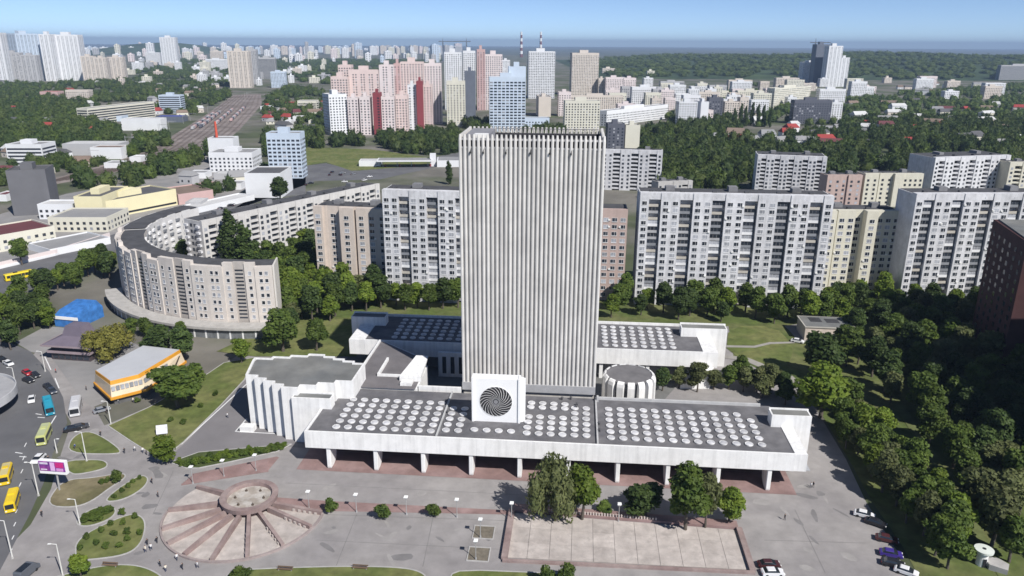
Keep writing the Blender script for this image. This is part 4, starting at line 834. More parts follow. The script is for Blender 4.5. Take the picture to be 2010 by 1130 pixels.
fb("rosy slab touching the beige crowned tower", 1174, 1187, 188, 154, 14, 'beige')
fb("wide rose brick slab right of the beige crowned tower", 1188, 1222, 189, 152, 14, 'pinkw')
fb("rose brick slab with dark gap on its right", 1223, 1247, 187, 153, 14, 'pinkw')
fb("white slab end far behind the rose slabs", 1263, 1281, 176, 153, 14, 'white')
fb("white panel block standing alone in front of the rose slabs", 1239, 1294, 208, 171, 14, 'white')
fb("long white five storey row slanting up to the right", 1190, 1310, 248, 211, 13, 'white', vb2=232)
fb("dark shaded block beside the library tower's right shoulder", 1191, 1224, 300, 243, 14, 'dark', 'grid')  # shade of this front is put into its facade colour
fb("blank beige end wall right of the dark shaded block", 1226, 1254, 299, 246, 14, 'cream', 'none')
fb("low hall with pale roof before the wooded ridge", 1296, 1342, 178, 160, 14, 'grey', 'band', roof='pale')
fb("white block with dark balcony side left of the poplars", 1330, 1366, 250, 200, 14, 'white', 'grid')
fb("white narrow gable right of the dark balconied block", 1373, 1388, 248, 200, 26, 'white', 'none')
fb("shaded dark slab with white gable among the poplars", 1389, 1416, 238, 192, 14, 'dark', 'grid')  # shaded front, darkened through its facade colour
fb("small white block at the poplars' right", 1418, 1444, 226, 195, 14, 'white')
fb("white and grey block in the middle of the right hill", 1350, 1371, 205, 175, 14, 'white')
fb("low beige block behind the poplars", 1371, 1411, 205, 181, 13, 'beige')
fb("long beige row high on the right hill", 1429, 1475, 178, 157, 13, 'beige')
fb("long pale row lower on the right hill", 1446, 1500, 205, 178, 13, 'cream')
# glass tower cluster
fb("dark blue glass tower under the construction crane", 1594, 1619, 168, 87, 24, 'slate', 'none', name="office_tower", cat="office tower")
fb("tall white tower with rounded top next to the glass tower", 1618, 1645, 170, 90, 24, 'white', 'vert')
fb("lower white round topped tower on the cluster's right", 1645, 1661, 170, 113, 22, 'white', 'vert')
fb("white tower left of the dark glass tower", 1572, 1600, 166, 122, 22, 'white')
fb("long white row with bays in front of the glass tower cluster", 1517, 1588, 212, 171, 14, 'cream', vb2=205)
fb("pale block behind the long white row", 1521, 1566, 182, 153, 14, 'beige')
fb("white terrace with small balconies below the round topped towers", 1606, 1657, 207, 175, 14, 'white')
fb("shaded dark blue grey slab with white end among the right trees", 1555, 1628, 243, 197, 13, 'dark', 'grid')  # shaded side of the slab, shade painted into the facade
fb("bright white end of the shaded dark blue slab", 1629, 1650, 240, 201, 12, 'white')
fb("pale pair of slabs right of the glass tower cluster", 1668, 1698, 195, 160, 14, 'white')
fb("grey long hall on the horizon at far right", 1960, 2040, 158, 128, 16, 'grey', 'band')
# left towers
fb("white high rise cut by the left picture edge", -20, 18, 163, 64, 30, 'white', 'vert')
fb("curved white high rise, first of the tall left pair", 46, 90, 160, 66, 34, 'blue', 'vert', vb2=158)
fb("white high rise in the middle of the tall left group", 91, 113, 159, 67, 34, 'white', 'vert')
fb("white high rise at the right of the tall left group", 115, 166, 158, 68, 34, 'white', 'vert')
fb("lower grey slab with white fins before the left high rises", 14, 48, 161, 103, 20, 'grey', 'vert')
fb("lower grey slab with white cap between left high rises", 48, 80, 161, 108, 20, 'grey', 'vert')
fb("beige stepped block right of the left high rises", 165, 190, 160, 110, 20, 'beige', 'vert')
fb("beige twin slab below the dark wooded hill", 190, 214, 160, 113, 20, 'beige', 'vert')
fb("beige slab with white bays below the wooded hill", 216, 247, 156, 112, 20, 'beige', 'vert')
fb("lone white tower standing above the green left centre", 320, 351, 132, 73, 40, 'white', 'vert')
fb("small white slab left of the lone white tower", 288, 317, 130, 103, 30, 'white')
fb("wide grey rose tower above the railway yard", 452, 494, 172, 100, 26, 'beige', 'vert')
fb("grey tower behind the wide tower above the railway", 490, 508, 165, 97, 24, 'grey')
fb("unfinished grey concrete block right of the railway tower", 508, 543, 155, 113, 24, 'grey', 'band')
fb("pale blue block among trees right of the railway tower", 533, 562, 172, 141, 20, 'blue')
fb("low white row at the railway's upper left", 405, 448, 138, 116, 20, 'white')
fb("beige block left of the railway tower", 415, 440, 128, 100, 24, 'beige')
# industrial and offices, left middle
fb("long pale factory office above the railway yard", 176, 306, 245, 206, 16, 'cream', 'band', vb2=228, name="factory_building", cat="factory", top=False)
fb("blue glass office beside the railway yard", 315, 357, 222, 187, 18, 'blue', 'band', name="office_block", cat="office block")
fb("white sheds with dark doors below the blue office", 240, 318, 256, 234, 18, 'white', 'none', roof='pale', name="shed", cat="shed", top=False)
fb("shed with deep blue roof by the rails", 306, 358, 240, 229, 22, 'slate', 'none', roof='blue', name="shed", cat="shed", top=False)
fb("small shed with lighter blue roof left of the deep blue one", 206, 240, 238, 228, 20, 'blue', 'none', roof='blue', name="shed", cat="shed", top=False)
fb("red roofed hall among trees at the upper left", 80, 115, 194, 180, 24, 'rose', 'none', roof='red', name="hall", cat="hall", top=False)
fb("beige flat block right of the red roofed hall", 131, 176, 197, 177, 18, 'beige', 'grid', top=False)
fb("white framed dark glass office at left edge of the factory area", 18, 88, 325, 284, 22, 'white', 'band', name="office_block", cat="office block")
fb("low shed with pale roof right of the white framed office", 125, 235, 305, 283, 22, 'grey', 'none', roof='pale', name="shed", cat="shed", top=False)
fb("white gabled warehouse near the old track bed", 180, 240, 312, 290, 18, 'white', 'none', roof='brown', name="warehouse", cat="warehouse", top=False)
fb("white stepped factory with parapets below the red chimney", 413, 498, 338, 300, 26, 'white', 'grid', name="factory_building", cat="factory")
fb("white boiler house at the foot of the red chimney", 413, 462, 322, 272, 16, 'white', 'none', name="boiler_house", cat="factory", top=False)
fb("white warehouse with blue shaded side and few windows", 484, 554, 388, 341, 30, 'white', 'none', roof='dark', name="warehouse", cat="warehouse", top=False)
fb("pale blue ten storey office with rows of dark windows", 530, 595, 350, 262, 16, 'blue', 'grid', name="office_tower", cat="office tower", ww=2.4, pitch=3.6)
fb("dark grey blank block at left of the yellow factory", 28, 104, 424, 335, 20, 'dkgrey', 'none', roof='dark', name="warehouse", cat="warehouse", vb2=420)
fb("yellow factory's left part with dark window strips", 152, 206, 432, 387, 34, 'yellow', 'band', roof='dark', name="factory_building", cat="factory", fh=4.2)
fb("long pale yellow factory with rooftop ducts", 208, 349, 430, 384, 26, 'yellow', 'band', roof='dark', vb2=402, name="factory_building", cat="factory", fh=5.2, wh=1.2)
fb("small white two storey house below the dark grey block", 78, 146, 430, 402, 14, 'white', 'grid', roof='pale', name="office_block", cat="office block", top=False)
fb("long low grey roofed hall behind the road wall", 98, 213, 455, 428, 26, 'cream', 'grid', roof='grey', name="hall", cat="hall", top=False)
fb("maroon roofed cream building by the road at the left edge", -10, 112, 497, 455, 26, 'cream', 'grid', roof='maroon', name="hall", cat="hall", top=False, vb2=474)
fb("low grey roofed shed behind the white road wall", 100, 218, 503, 480, 22, 'white', 'none', roof='grey', name="shed", cat="shed", top=False, vb2=478)
ps = thing("petrol_station", "petrol station with grey flat canopies and white fascias by the highway", "petrol station", G(702, 330), R(4))
for x0, x1, y0, y1, z0, z1, nm, mt in ((16, 62, 0, 16, 5.2, 6.3, "canopy", FP['white']), (17, 61, 1, 15, 6.31, 6.4, "canopy_roof", ROOFP['grey']), (66, 94, 4, 26, 0, 5.5, "shop", FP['white']), (67, 93, 5, 25, 5.51, 5.7, "shop_roof", ROOFP['grey']), (60, 65, 8, 14, 0, 10.5, "price_tower", FP['white']), (0, 18, 10, 24, 0, 4.5, "car_wash", FP['white']), (1, 17, 11, 23, 4.51, 4.7, "car_wash_roof", ROOFP['pale'])):
    m_ = MB(); m_.box(x0, x1, y0, y1, z0, z1); m_.obj(nm, mt, ps)
for x in (20, 32, 44, 58):
    m_ = MB(); m_.box(x, x + .6, 7, 7.6, 0, 5.2); m_.obj("canopy_post", STEEL, ps); m_ = MB(); m_.box(x + 2, x + 3, 6.5, 8, 0, 2.2); m_.obj("fuel_pump", FP['red'], ps)
FOOT.append((G(702, 330), Vector((1, 0, 0)), 95, 28))
fb("low red and dark sheds right of the yellow factory", 352, 420, 402, 378, 30, 'rose', 'none', roof='brown', name="shed", cat="shed", top=False, vb2=392)
fb("row of pale market roofs beside the crescent's rear", 390, 500, 418, 402, 14, 'white', 'none', roof='pale', name="shed", cat="shed", top=False, vb2=392)
fb("beige factory hall in the green left of the pink estate", 585, 622, 218, 198, 22, 'cream', 'band', name="hall", cat="hall", top=False)
fb("small white hall left of the beige hall near the rails", 512, 532, 222, 209, 18, 'white', 'none', name="hall", cat="hall", top=False)
for i_, (u0_, v0_, w_, m__, r_) in enumerate(((575, 238, 26, 'white', 'pale'), (606, 246, 30, 'cream', 'grey'), (548, 262, 24, 'white', 'grey'), (520, 236, 18, 'grey', 'pale'), (630, 256, 14, 'cream', 'brown'), (560, 246, 12, 'white', 'pale'), (130, 322, 44, 'grey', 'pale'), (205, 330, 30, 'white', 'grey'), (60, 345, 30, 'cream', 'grey'), (255, 318, 22, 'white', 'pale'), (-10, 395, 24, 'white', 'maroon'), (370, 350, 34, 'white', 'grey'), (420, 352, 40, 'grey', 'pale'), (385, 375, 30, 'rose', 'brown'), (440, 372, 34, 'white', 'grey'), (365, 410, 30, 'grey', 'pale'))):
    fb("low workshop number strip".replace("number strip", "with %s roof %s" % ({'pale': "pale", 'grey': "grey", 'brown': "brown", 'maroon': "maroon"}[r_], ["left of the pink estate, leftmost of three", "close left of the pink estate's round tower", "below the pale workshops left of the pink estate", "beside the railway yard's right side", "tiny one touching the pink estate's left", "tiny one amid the yards left of the pink estate", "behind the dark grey block, longer one", "behind the yellow factory near the tracks", "behind the dark grey block, shorter one", "beside the track bushes, rightmost of its row", "at the left edge behind the dark grey block", "right of the track bushes below the red chimney", "directly below the stepped white factory", "among red sheds right of the yellow factory", "left of the blue sided warehouse", "behind the crescent beside the market roofs"][i_])), u0_, u0_ + w_, v0_, v0_ - 9, 14, m__, 'none', roof=r_, name="workshop", cat="workshop", top=False, hmin=4)
# rosette of skyline blocks
SKY_GRP = "far skyline blocks"
FARB = {}
def sky_block(label, u, wpx, vb, vt, depth, mat, join=False):
    a_ = G(u, vb); b_ = G(u + wpx, vb); L_ = (b_ - a_).length; H_ = max(14, ZAT(u, vt, a_.y)); m_ = MB()
    m_.box(0, L_, 0, depth, 0, H_, 0); m_.box(L_ * .3, L_ * .6, depth * .3, depth * .7, H_ + .01, H_ + 5, 0); g_ = a_.y > 3600; n_ = max(2, int(L_ / (11 if g_ else 4.2))); hw_, hh_ = (2.0, 4.0) if g_ else (.8, 1.4)
    for c in range(n_):
        x = (c + .5) * L_ / n_; nf = max(2, int(H_ / (9 if g_ else 3.2)))
        for f in range(nf): z_ = 1.4 + f * (H_ - 1.5) / nf; m_.quad((x - hw_, -.2, z_), (x + hw_, -.2, z_), (x + hw_, -.2, z_ + hh_), (x - hw_, -.2, z_ + hh_), 1)
    if join:
        T = Matrix.Translation(a_) @ Matrix.Rotation(math.atan2(b_.y - a_.y, b_.x - a_.x), 4, 'Z'); q_ = FARB.setdefault('m', MB()); k_ = ['white', 'beige', 'cream', 'blue', 'pinkw', 'grey'].index(mat); o0 = len(q_.v)
        q_.v.extend([tuple(T @ Vector(p)) for p in m_.v]); q_.f.extend([tuple(i_ + o0 for i_ in f) for f in m_.f]); q_.m.extend([k_ if x == 0 else 6 for x in m_.m]); return
    o = m_.obj("apartment_block", [FP[mat], GLASS], None, a_, math.atan2(b_.y - a_.y, b_.x - a_.x)); tag(o, label, "apartment block", SKY_GRP)
for i in range(210):
    u = random.uniform(160, 905); far = random.random() < .6; vb = random.uniform(98, 108) if far else random.uniform(106, 124); wpx = random.uniform(5, 15)
    vt = random.uniform(89, 95) if far else vb - random.uniform(7, 20)
    if random.random() < .08: vt = random.uniform(82, 88)
    sky_block("hazy pale apartment block standing before the far city mass", u, wpx, vb, max(vt, 82), random.uniform(30, 60), random.choice(['white', 'white', 'white', 'beige', 'cream', 'blue', 'pinkw', 'grey']), far)
ob = stuff(FARB['m'].obj("distant_city", [FP[k_] for k_ in ('white', 'beige', 'cream', 'blue', 'pinkw', 'grey')] + [GLASS])); ob["label"] = "hazy mass of far city blocks along the horizon"; ob["category"] = "city"
for i in range(28):
    u = random.choice((random.uniform(230, 640), random.uniform(1180, 2020), random.uniform(230, 640))); vb = random.uniform(126, 168)
    sky_block("low pale block scattered in the green middle distance", u, random.uniform(8, 26), vb, vb - random.uniform(5, 13), random.uniform(12, 18), random.choice(['white', 'white', 'cream', 'beige', 'grey']))
for i in range(62):
    u = random.uniform(1185, 1560); vb = random.uniform(176, 240); t = (vb - 176) / 64
    if i > 46: u, vb = random.uniform(1520, 1990), random.uniform(170, 200)
    wp_ = random.uniform(16, 40); hp = random.uniform(15, 31); a_ = G(u, vb); vt = PX(a_.x, a_.y, hp)[1]
    if blocked0(a_.x + 8, a_.y + 6): continue
    fb("pale mid rise block in the dense quarter on the right slope", u, u + wp_, vb, vt, 13, random.choice(['white', 'white', 'beige', 'cream', 'pinkw', 'grey']), 'grid', group="dense quarter on the right slope", top=i % 2 == 0)
for i in range(30):
    u = random.uniform(230, 640); vb = random.uniform(128, 165)
    sky_block("pale slab in the green belt below the left skyline", u, random.uniform(8, 22), vb, vb - random.uniform(8, 20), 16, random.choice(['white', 'white', 'cream', 'beige', 'grey']))
# striped chimneys, red factory chimney, crane
def chimney(label, u, vb, vt, r, bands, ca, cb):
    p = G(u, vb); Hc = ZAT(u, vt, p.y); t = thing("chimney", label, "chimney", p)
    for i in range(bands):
        z0, z1 = Hc * i / bands, Hc * (i + 1) / bands; m_ = MB(); m_.tube((0, 0, z0), (0, 0, z1), r * (1 - .45 * i / bands), r * (1 - .45 * (i + 1) / bands), 16); m_.obj("band", ca if i % 2 else cb, t)
CHR = M("chimney_dark_red", (0.17, 0.06, 0.06), 0.8, 0.1); CHW = M("chimney_white", (0.75, 0.75, 0.75), 0.8, 0.05)
chimney("striped power station chimney, left one of the pair", 1023, 112, 62, 12, 8, CHW, CHR)
chimney("striped power station chimney, right one above the white tower", 1061, 112, 62, 12, 8, CHW, CHR)
chimney("thin red factory chimney left of the pale blue office", 431, 318, 238, 1.6, 4, M("chimney_orange", (0.55, 0.10, 0.06), .8, .1), M("chimney_orange", (0.55, 0.10, 0.06), .8, .1))
def crane(label, u, vb, vt, jib):
    p = G(u, vb); Hc = ZAT(u, vt, p.y); t = thing("tower_crane", label, "crane", p); k_ = p.y / 2000
    m_ = MB(); m_.box(-1.4 * k_, 1.4 * k_, -1.4, 1.4, 0, Hc); m_.obj("mast", FP['slate'], t)
    m_ = MB(); m_.box(-jib * .35, jib, -1, 1, Hc - 2.5 * k_, Hc - .2 * k_); m_.tube((0, 0, Hc), (0, 0, Hc + 9 * k_), .8 * k_, .3, 6); m_.obj("jib", FP['slate'], t)
crane("grey tower crane beside the dark blue glass tower", 1591, 165, 82, 40); crane("far tower crane standing left above the cream tower", 870, 120, 80, 70); crane("far tower crane standing behind the pale white tower", 916, 120, 80, -70)
# houses with pitched roofs
def house(label, u, vb, w_, d_, h_, wall, roof, rz, group=None):
    p = G(u, vb); t = thing("house", label, "house", p, rz, group)
    m_ = MB(); m_.box(-w_ / 2, w_ / 2, 0, d_, 0, h_); m_.obj("wall", FP[wall], t)
    m_ = MB(); e = .5; m_.add([(-w_ / 2 - e, -e, h_), (w_ / 2 + e, -e, h_), (w_ / 2 + e, d_ + e, h_), (-w_ / 2 - e, d_ + e, h_), (-w_ / 2 + 1, d_ / 2, h_ + d_ * .38), (w_ / 2 - 1, d_ / 2, h_ + d_ * .38)], [(0, 1, 5, 4), (2, 3, 4, 5), (1, 2, 5), (3, 0, 4), (0, 3, 2, 1)]); m_.obj("roof", ROOFP[roof], t)
    for i in range(2):
        m_ = MB(); m_.box(-w_ / 4 + i * w_ / 2 - .7, -w_ / 4 + i * w_ / 2 + .7, -.06, -.005, 1.2, 2.8); m_.obj("window", GLASS, t)
    FOOT.append((p - Vector((w_ / 2, 0, 0)), Vector((1, 0, 0)), w_, d_))
house("villa with bright red roof among the right trees", 1548, 272, 15, 12, 7, 'white', 'red', .1)
house("white flat villa left of the red roofed villa", 1508, 280, 16, 12, 9, 'white', 'grey', .05)
house("brown roofed villa with pale walls left of the white villa", 1443, 276, 20, 14, 8, 'cream', 'brown', -.2)
HG = "small houses among the trees"; YARD = [(440, 180), (520, 178), (520, 215), (440, 300), (190, 352), (50, 380), (50, 355), (280, 296), (340, 255), (395, 222)]
for i in range(120):
    if i < 65: u, v = random.uniform(0, 460), random.uniform(160, 275); lab = "small pale house among the trees on the upper left"
    else: u, v = random.uniform(1330, 2010), random.uniform(165, 290); lab = "small pale house among the trees on the right hill"
    if inpoly(u, v, YARD): continue
    rc_ = random.choice(['grey', 'pale', 'brown', 'grey', 'red', 'dark']); lab = lab.replace('small pale', 'small %s roofed' % rc_)
    house(lab, u, v, random.uniform(9, 18), random.uniform(8, 12), random.uniform(3.5, 7), random.choice(['white', 'cream', 'beige', 'grey']), rc_, random.uniform(-.5, .5), HG + (" left" if i < 65 else " right"))
for i in range(120):
    if i < 40: u, v = random.uniform(1560, 2020), random.uniform(170, 300); w_, h_ = random.uniform(14, 30), random.uniform(5, 11); lab = "house with %s roof showing between trees at the far right"; gp = "houses at the far right"
    else: u, v = random.choice(((random.uniform(0, 240), random.uniform(300, 345)), (random.uniform(355, 520), random.uniform(345, 400)), (random.uniform(515, 645), random.uniform(205, 262)))); w_, h_ = random.uniform(9, 20), random.uniform(3.5, 6); lab = "low building with %s roof in the cluttered yards at left centre"; gp = "low buildings in the left yards"
    p = G(u, v)
    if inpoly(u, v, YARD) or blocked0(p.x, p.y, 9): continue
    rc_ = random.choice(['grey', 'pale', 'brown', 'grey', 'red', 'dark', 'maroon']); house(lab % rc_, u, v, w_, random.uniform(8, 12), h_, random.choice(['white', 'cream', 'beige', 'grey']), rc_, random.uniform(-.5, .5), gp)
# railway yard
RAILG = M("ballast_brown", (0.185, 0.155, 0.14), 0.95, 0.3, 0.08, col2=(0.25, 0.215, 0.20))
sheet("railway_yard", [(458, 186), (512, 184), (514, 205), (470, 255), (430, 288), (330, 318), (190, 345), (60, 372), (60, 362), (180, 330), (290, 296), (345, 262), (400, 228)], RAILG, 0.06)
tk = 0
for s_ in range(9):
    t = (s_ + .5) / 9
    L_ = [Vector((1, 1, 0))] * 0
    le = [(459, 187), (402, 228), (350, 262), (300, 295), (188, 331), (66, 363)]; ri = [(511, 186), (511, 206), (468, 254), (428, 287), (330, 316), (190, 344)]
    pts_ = [G(a_[0] * (1 - t) + b_[0] * t, a_[1] * (1 - t) + b_[1] * t) for a_, b_ in zip(le, ri)]
    m_ = MB()
    for i in range(5):
        for o_ in (-.75, .75):
            d = (pts_[i + 1] - pts_[i]).normalized(); nv = Vector((-d.y, d.x, 0)); a_, b_ = pts_[i] + nv * o_, pts_[i + 1] + nv * o_; h_ = nv * .12
            m_.prism([tuple((a_ - h_)[:2]), tuple((b_ - h_)[:2]), tuple((b_ + h_)[:2]), tuple((a_ + h_)[:2])], .07, .3)
    struct(m_.obj("rail_track", M("rail_rust", (0.10, 0.075, 0.065), .7, .2)))
    if s_ in (1, 2, 4, 6):
        tn = thing("freight_train", ("rake of dark freight wagons on the railway yard, %s track" % {1: "leftmost loaded", 2: "second loaded", 4: "middle", 6: "right hand"}[s_]), "train", pts_[1] * 0)
        i0 = 1; d = pts_[2] - pts_[1]; n_ = int(d.length / 15); rz = math.atan2(d.y, d.x)
        for c in range(min(n_, 14)):
            p = pts_[1] + d * ((c + .5) / n_); T = Matrix.Translation(p) @ Matrix.Rotation(rz, 4, 'Z'); m_ = MB(); m_.box(-6.8, 6.8, -1.5, 1.5, 1.0, 3.8, 0, T); m_.box(-5.5, 5.5, -1.0, 1.0, .3, 1.0, 0, T)
            m_.obj("wagon", [FP['dark'], FP['rose'], FP['grey']][(c * 7 + s_) % 3], tn)
# masts over the tracks
for i in range(16):
    t = random.random(); k_ = random.uniform(0, .85); a_ = G(459 + (66 - 459) * k_ + 30, 190 + 160 * k_); t_ = thing("catenary_mast", "thin steel mast standing over the railway yard", "mast", a_, 0, "masts over the railway yard")
    m_ = MB(); m_.tube((0, 0, 0), (0, 0, 11), .22, .15, 6); m_.obj("pole", STEEL, t_); m_ = MB(); m_.box(0, 9, -.1, .1, 9.6, 9.9); m_.obj("arm", STEEL, t_)
# white wall along the boulevard
wp = [G(-40, 541), G(0, 527), (G(110, 501)), G(216, 467)]
rw = thing("road_wall", "long white and pink wall along the boulevard on the left", "wall", (0, 0, 0))
for a_, b_ in zip(wp[:-1], wp[1:]):
    o = wallseg(a_, b_, .5, 3.0, "wall_panel", FP['pinkw'], rw); wallseg(a_ + Vector((0, -.6, 0)), b_ + Vector((0, -.6, 0)), .5, 1.1, "wall_base", FP['white'], rw)
# roundabout flyover at the left edge
fo = thing("flyover", "curved concrete flyover with railing at the left picture edge", "flyover", (0, 0, 0))
fc = G(-85, 812, 0); frr = (G(33, 800) - fc).length
for i in range(26):
    a0 = R(-75 + i * 6); a1 = R(-75 + (i + 1) * 6); e = lambda r, a_: (fc.x + r * math.cos(a_), fc.y + r * math.sin(a_))
    m_ = MB(); m_.prism([e(frr, a0), e(frr, a1), e(frr - 9, a1), e(frr - 9, a0)], 4.1, 5.0); m_.obj("deck", M("flyover_concrete", (0.33, 0.33, 0.34), .85, .12, .3), fo)
    m_ = MB(); m_.prism([e(frr + .25, a0), e(frr + .25, a1), e(frr, a1), e(frr, a0)], 3.6, 5.9); m_.obj("parapet", M("flyover_parapet", (0.45, 0.45, 0.46), .85, .12, .3), fo)
    m_ = MB(); m_.prism([e(frr - 9, a0), e(frr - 9, a1), e(frr - 9.25, a1), e(frr - 9.25, a0)], 4.2, 5.9); m_.obj("parapet", M("flyover_parapet", (0.45, 0.45, 0.46), .85, .12, .3), fo)
    if i % 5 == 2: m_ = MB(); p = e(frr - 4.5, a0); m_.tube((p[0], p[1], 0), (p[0], p[1], 4.1), .7, .7, 12); m_.obj("pier", M("flyover_concrete", (0.33, 0.33, 0.34), .85, .12, .3), fo)

# ------------------------------------------------------------------ trees
def crown_mesh(seed, H_=10.0, W_=7.0, n_leaf=2400, leaf=0.42, lobes=10, base=0.22, kind='round'):
    rg = np.random.RandomState(seed); cen = []; rad = []
    z0 = H_ * base; ch = H_ - z0
    if kind == 'round':
        for i in range(lobes):
            t = rg.uniform(.15, .85); prof = math.sin(math.pi * (0.12 + .80 * t)) ** .7
            a = rg.uniform(0, 6.283); rr = W_ / 2 * prof * rg.uniform(.25, .68); r = W_ / 2 * rg.uniform(.30, .50) * (.65 + .35 * prof)
            cen.append((rr * math.cos(a), rr * math.sin(a), z0 + ch * t)); rad.append((r, r, r * .85))
        cen.append((0, 0, z0 + ch * .5)); rad.append((W_ * .30, W_ * .30, ch * .36))
        cen.append((rg.uniform(-.5, .5), rg.uniform(-.5, .5), z0 + ch * .82)); rad.append((W_ * .22, W_ * .22, ch * .18))
    elif kind == 'poplar':
        for i in range(lobes):
            t = (i + .5) / lobes; pr_ = (math.sin(math.pi * (0.1 + .86 * t)) ** .6); a = rg.uniform(0, 6.283); rr = W_ * .12
            cen.append((rr * math.cos(a), rr * math.sin(a), z0 + ch * t)); rad.append((W_ * .38 * pr_, W_ * .38 * pr_, ch / lobes * 1.2))
    elif kind == 'weep':
        for i in range(lobes):
            a = rg.uniform(0, 6.283); rr = W_ / 2 * rg.uniform(.2, .75); t = rg.uniform(.2, .85) * (1 - .35 * rr / (W_ / 2))
            cen.append((rr * math.cos(a), rr * math.sin(a), z0 + ch * t)); rad.append((W_ * .15, W_ * .15, ch * .26))
        cen.append((0, 0, z0 + ch * .62)); rad.append((W_ * .26, W_ * .26, ch * .36))
    cen = np.array(cen); rad = np.array(rad); vol = (rad[:, 0] * rad[:, 2]); pk_ = rg.choice(len(cen), n_leaf, p=vol / vol.sum())
    d = rg.normal(size=(n_leaf, 3)); d /= np.linalg.norm(d, axis=1)[:, None]; d[:, 2] = np.where(rg.rand(n_leaf) < .35, np.abs(d[:, 2]), d[:, 2])
    rr = rg.uniform(.62, 1.10, n_leaf) ** .8; pos = cen[pk_] + d * rad[pk_] * rr[:, None]
    nrm = d * .75 + rg.normal(size=(n_leaf, 3)) * .55 + np.array([0, 0, .25]); nrm /= np.linalg.norm(nrm, axis=1)[:, None]
    t1 = np.cross(nrm, rg.normal(size=(n_leaf, 3))); t1 /= np.linalg.norm(t1, axis=1)[:, None]; t2 = np.cross(nrm, t1)
    if kind == 'weep':
        t2 = np.tile([0, 0, 1.0], (n_leaf, 1)) + .25 * rg.normal(size=(n_leaf, 3)); t2 /= np.linalg.norm(t2, axis=1)[:, None]; t1 = np.cross(t2, d); t1 /= np.linalg.norm(t1, axis=1)[:, None] + 1e-9
    s1 = (leaf * rg.uniform(.55, 1.25, n_leaf))[:, None]; s2 = s1 * (rg.uniform(.55, .9, n_leaf)[:, None] if kind != 'weep' else rg.uniform(1.1, 1.8, n_leaf)[:, None])
    if kind == 'weep': s1 = s1 * .6
    V = np.empty((n_leaf, 4, 3)); V[:, 0] = pos - t1 * s1; V[:, 1] = pos - t2 * s2 * rg.uniform(.4, 1, (n_leaf, 1)); V[:, 2] = pos + t1 * s1; V[:, 3] = pos + t2 * s2
    V[:, :, 2] = np.maximum(V[:, :, 2], .15)
    vs = V.reshape(-1, 3); fs = np.arange(n_leaf * 4).reshape(-1, 4)
    allv = [vs]; allf = fs.tolist()
    # inner mass so that the crown is not see-through everywhere
    o = len(vs)
    bm = bmesh.new(); bmesh.ops.create_icosphere(bm, subdivisions=1, radius=1.0); iv = np.array([v.co[:] for v in bm.verts]); ifc = [[v.index for v in f.verts] for f in bm.faces]; bm.free()
    for c, r in zip(cen, rad):
        allv.append(c + iv * r * .70); allf += [[i + o for i in f] for f in ifc]; o += len(iv)
    me = bpy.data.meshes.new("crown"); me.from_pydata(np.concatenate(allv).tolist(), [], allf); me.materials.append(LEAF['mid']); me.update()
    return me
def trunk_mesh(seed, H_=10.0, W_=7.0, r=.22, top=.62):
    rg = random.Random(seed); m_ = MB(); p = Vector((0, 0, -.1)); q = Vector((rg.uniform(-.2, .2), rg.uniform(-.2, .2), H_ * .32)); e = Vector((rg.uniform(-.3, .3), rg.uniform(-.3, .3), H_ * top))
    m_.tube(p, q, r * 1.25, r * .85, 8); m_.tube(q, e, r * .85, r * .35, 7)
    for i in range(5):
        a = i * 1.3 + rg.uniform(0, .8); b = Vector((math.cos(a), math.sin(a), 0)) * W_ * rg.uniform(.22, .36); s_ = q.lerp(e, rg.uniform(0, .7)); m_.tube(s_, s_ + b + Vector((0, 0, H_ * rg.uniform(.12, .25))), r * .42, r * .12, 5)
    return m_.mesh("trunk", BARK)
CROWNS = {'round': [crown_mesh(i, n_leaf=2800, leaf=.40, lobes=9 + i % 4) for i in range(6)], 'poplar': [crown_mesh(20 + i, 14, 3.6, 2200, .34, 9, .08, 'poplar') for i in range(2)], 'weep': [crown_mesh(30 + i, 11, 8, 3600, .26, 16, .10, 'weep') for i in range(2)],
          'bush': [crown_mesh(40 + i, 3.0, 3.2, 900, .22, 6, .02) for i in range(3)]}
TRUNKS = {'round': [trunk_mesh(i) for i in range(6)], 'poplar': [trunk_mesh(9, 14, 3.6, .2, .9)] * 2, 'weep': [trunk_mesh(11, 11, 8, .22)] * 2, 'bush': [trunk_mesh(12, 3, 3, .05)] * 3}
DIM = {'round': (10, 7.6), 'poplar': (14, 3.2), 'weep': (11, 7.6), 'bush': (3.0, 3.3)}
TREES = []
def tree(label, x, y, H_, W_, kind='round', leaf='mid', group=None, name=None, cat=None):
    k_ = random.randrange(len(CROWNS[kind])); h0, w0 = DIM[kind]
    t = thing(name or {'round': "broadleaf_tree", 'poplar': "poplar_tree", 'weep': "birch_tree", 'bush': "shrub"}[kind], label, cat or ("shrub" if kind == 'bush' else "tree"), (x, y, 0.0), random.uniform(0, 6.28), group)
    t.scale = (W_ / w0, W_ / w0, H_ / h0)
    inst("trunk", TRUNKS[kind][k_], t); c = inst("crown", CROWNS[kind][k_], t)
    c.material_slots[0].link = 'OBJECT'; c.material_slots[0].material = LEAF[leaf]
    TREES.append((x, y, W_)); return t
def ptree(label, u, vb, vt, wpx, kind='round', leaf='mid', group=None, **k_):
    p = G(u, vb); H_ = max(.6, ZAT(u, vt, p.y)); dist = math.sqrt(p.y ** 2 + p.x ** 2 + CAM_H ** 2) * .985; return tree(label, p.x, p.y, H_, wpx / FPX * dist, kind, leaf, group, **k_)
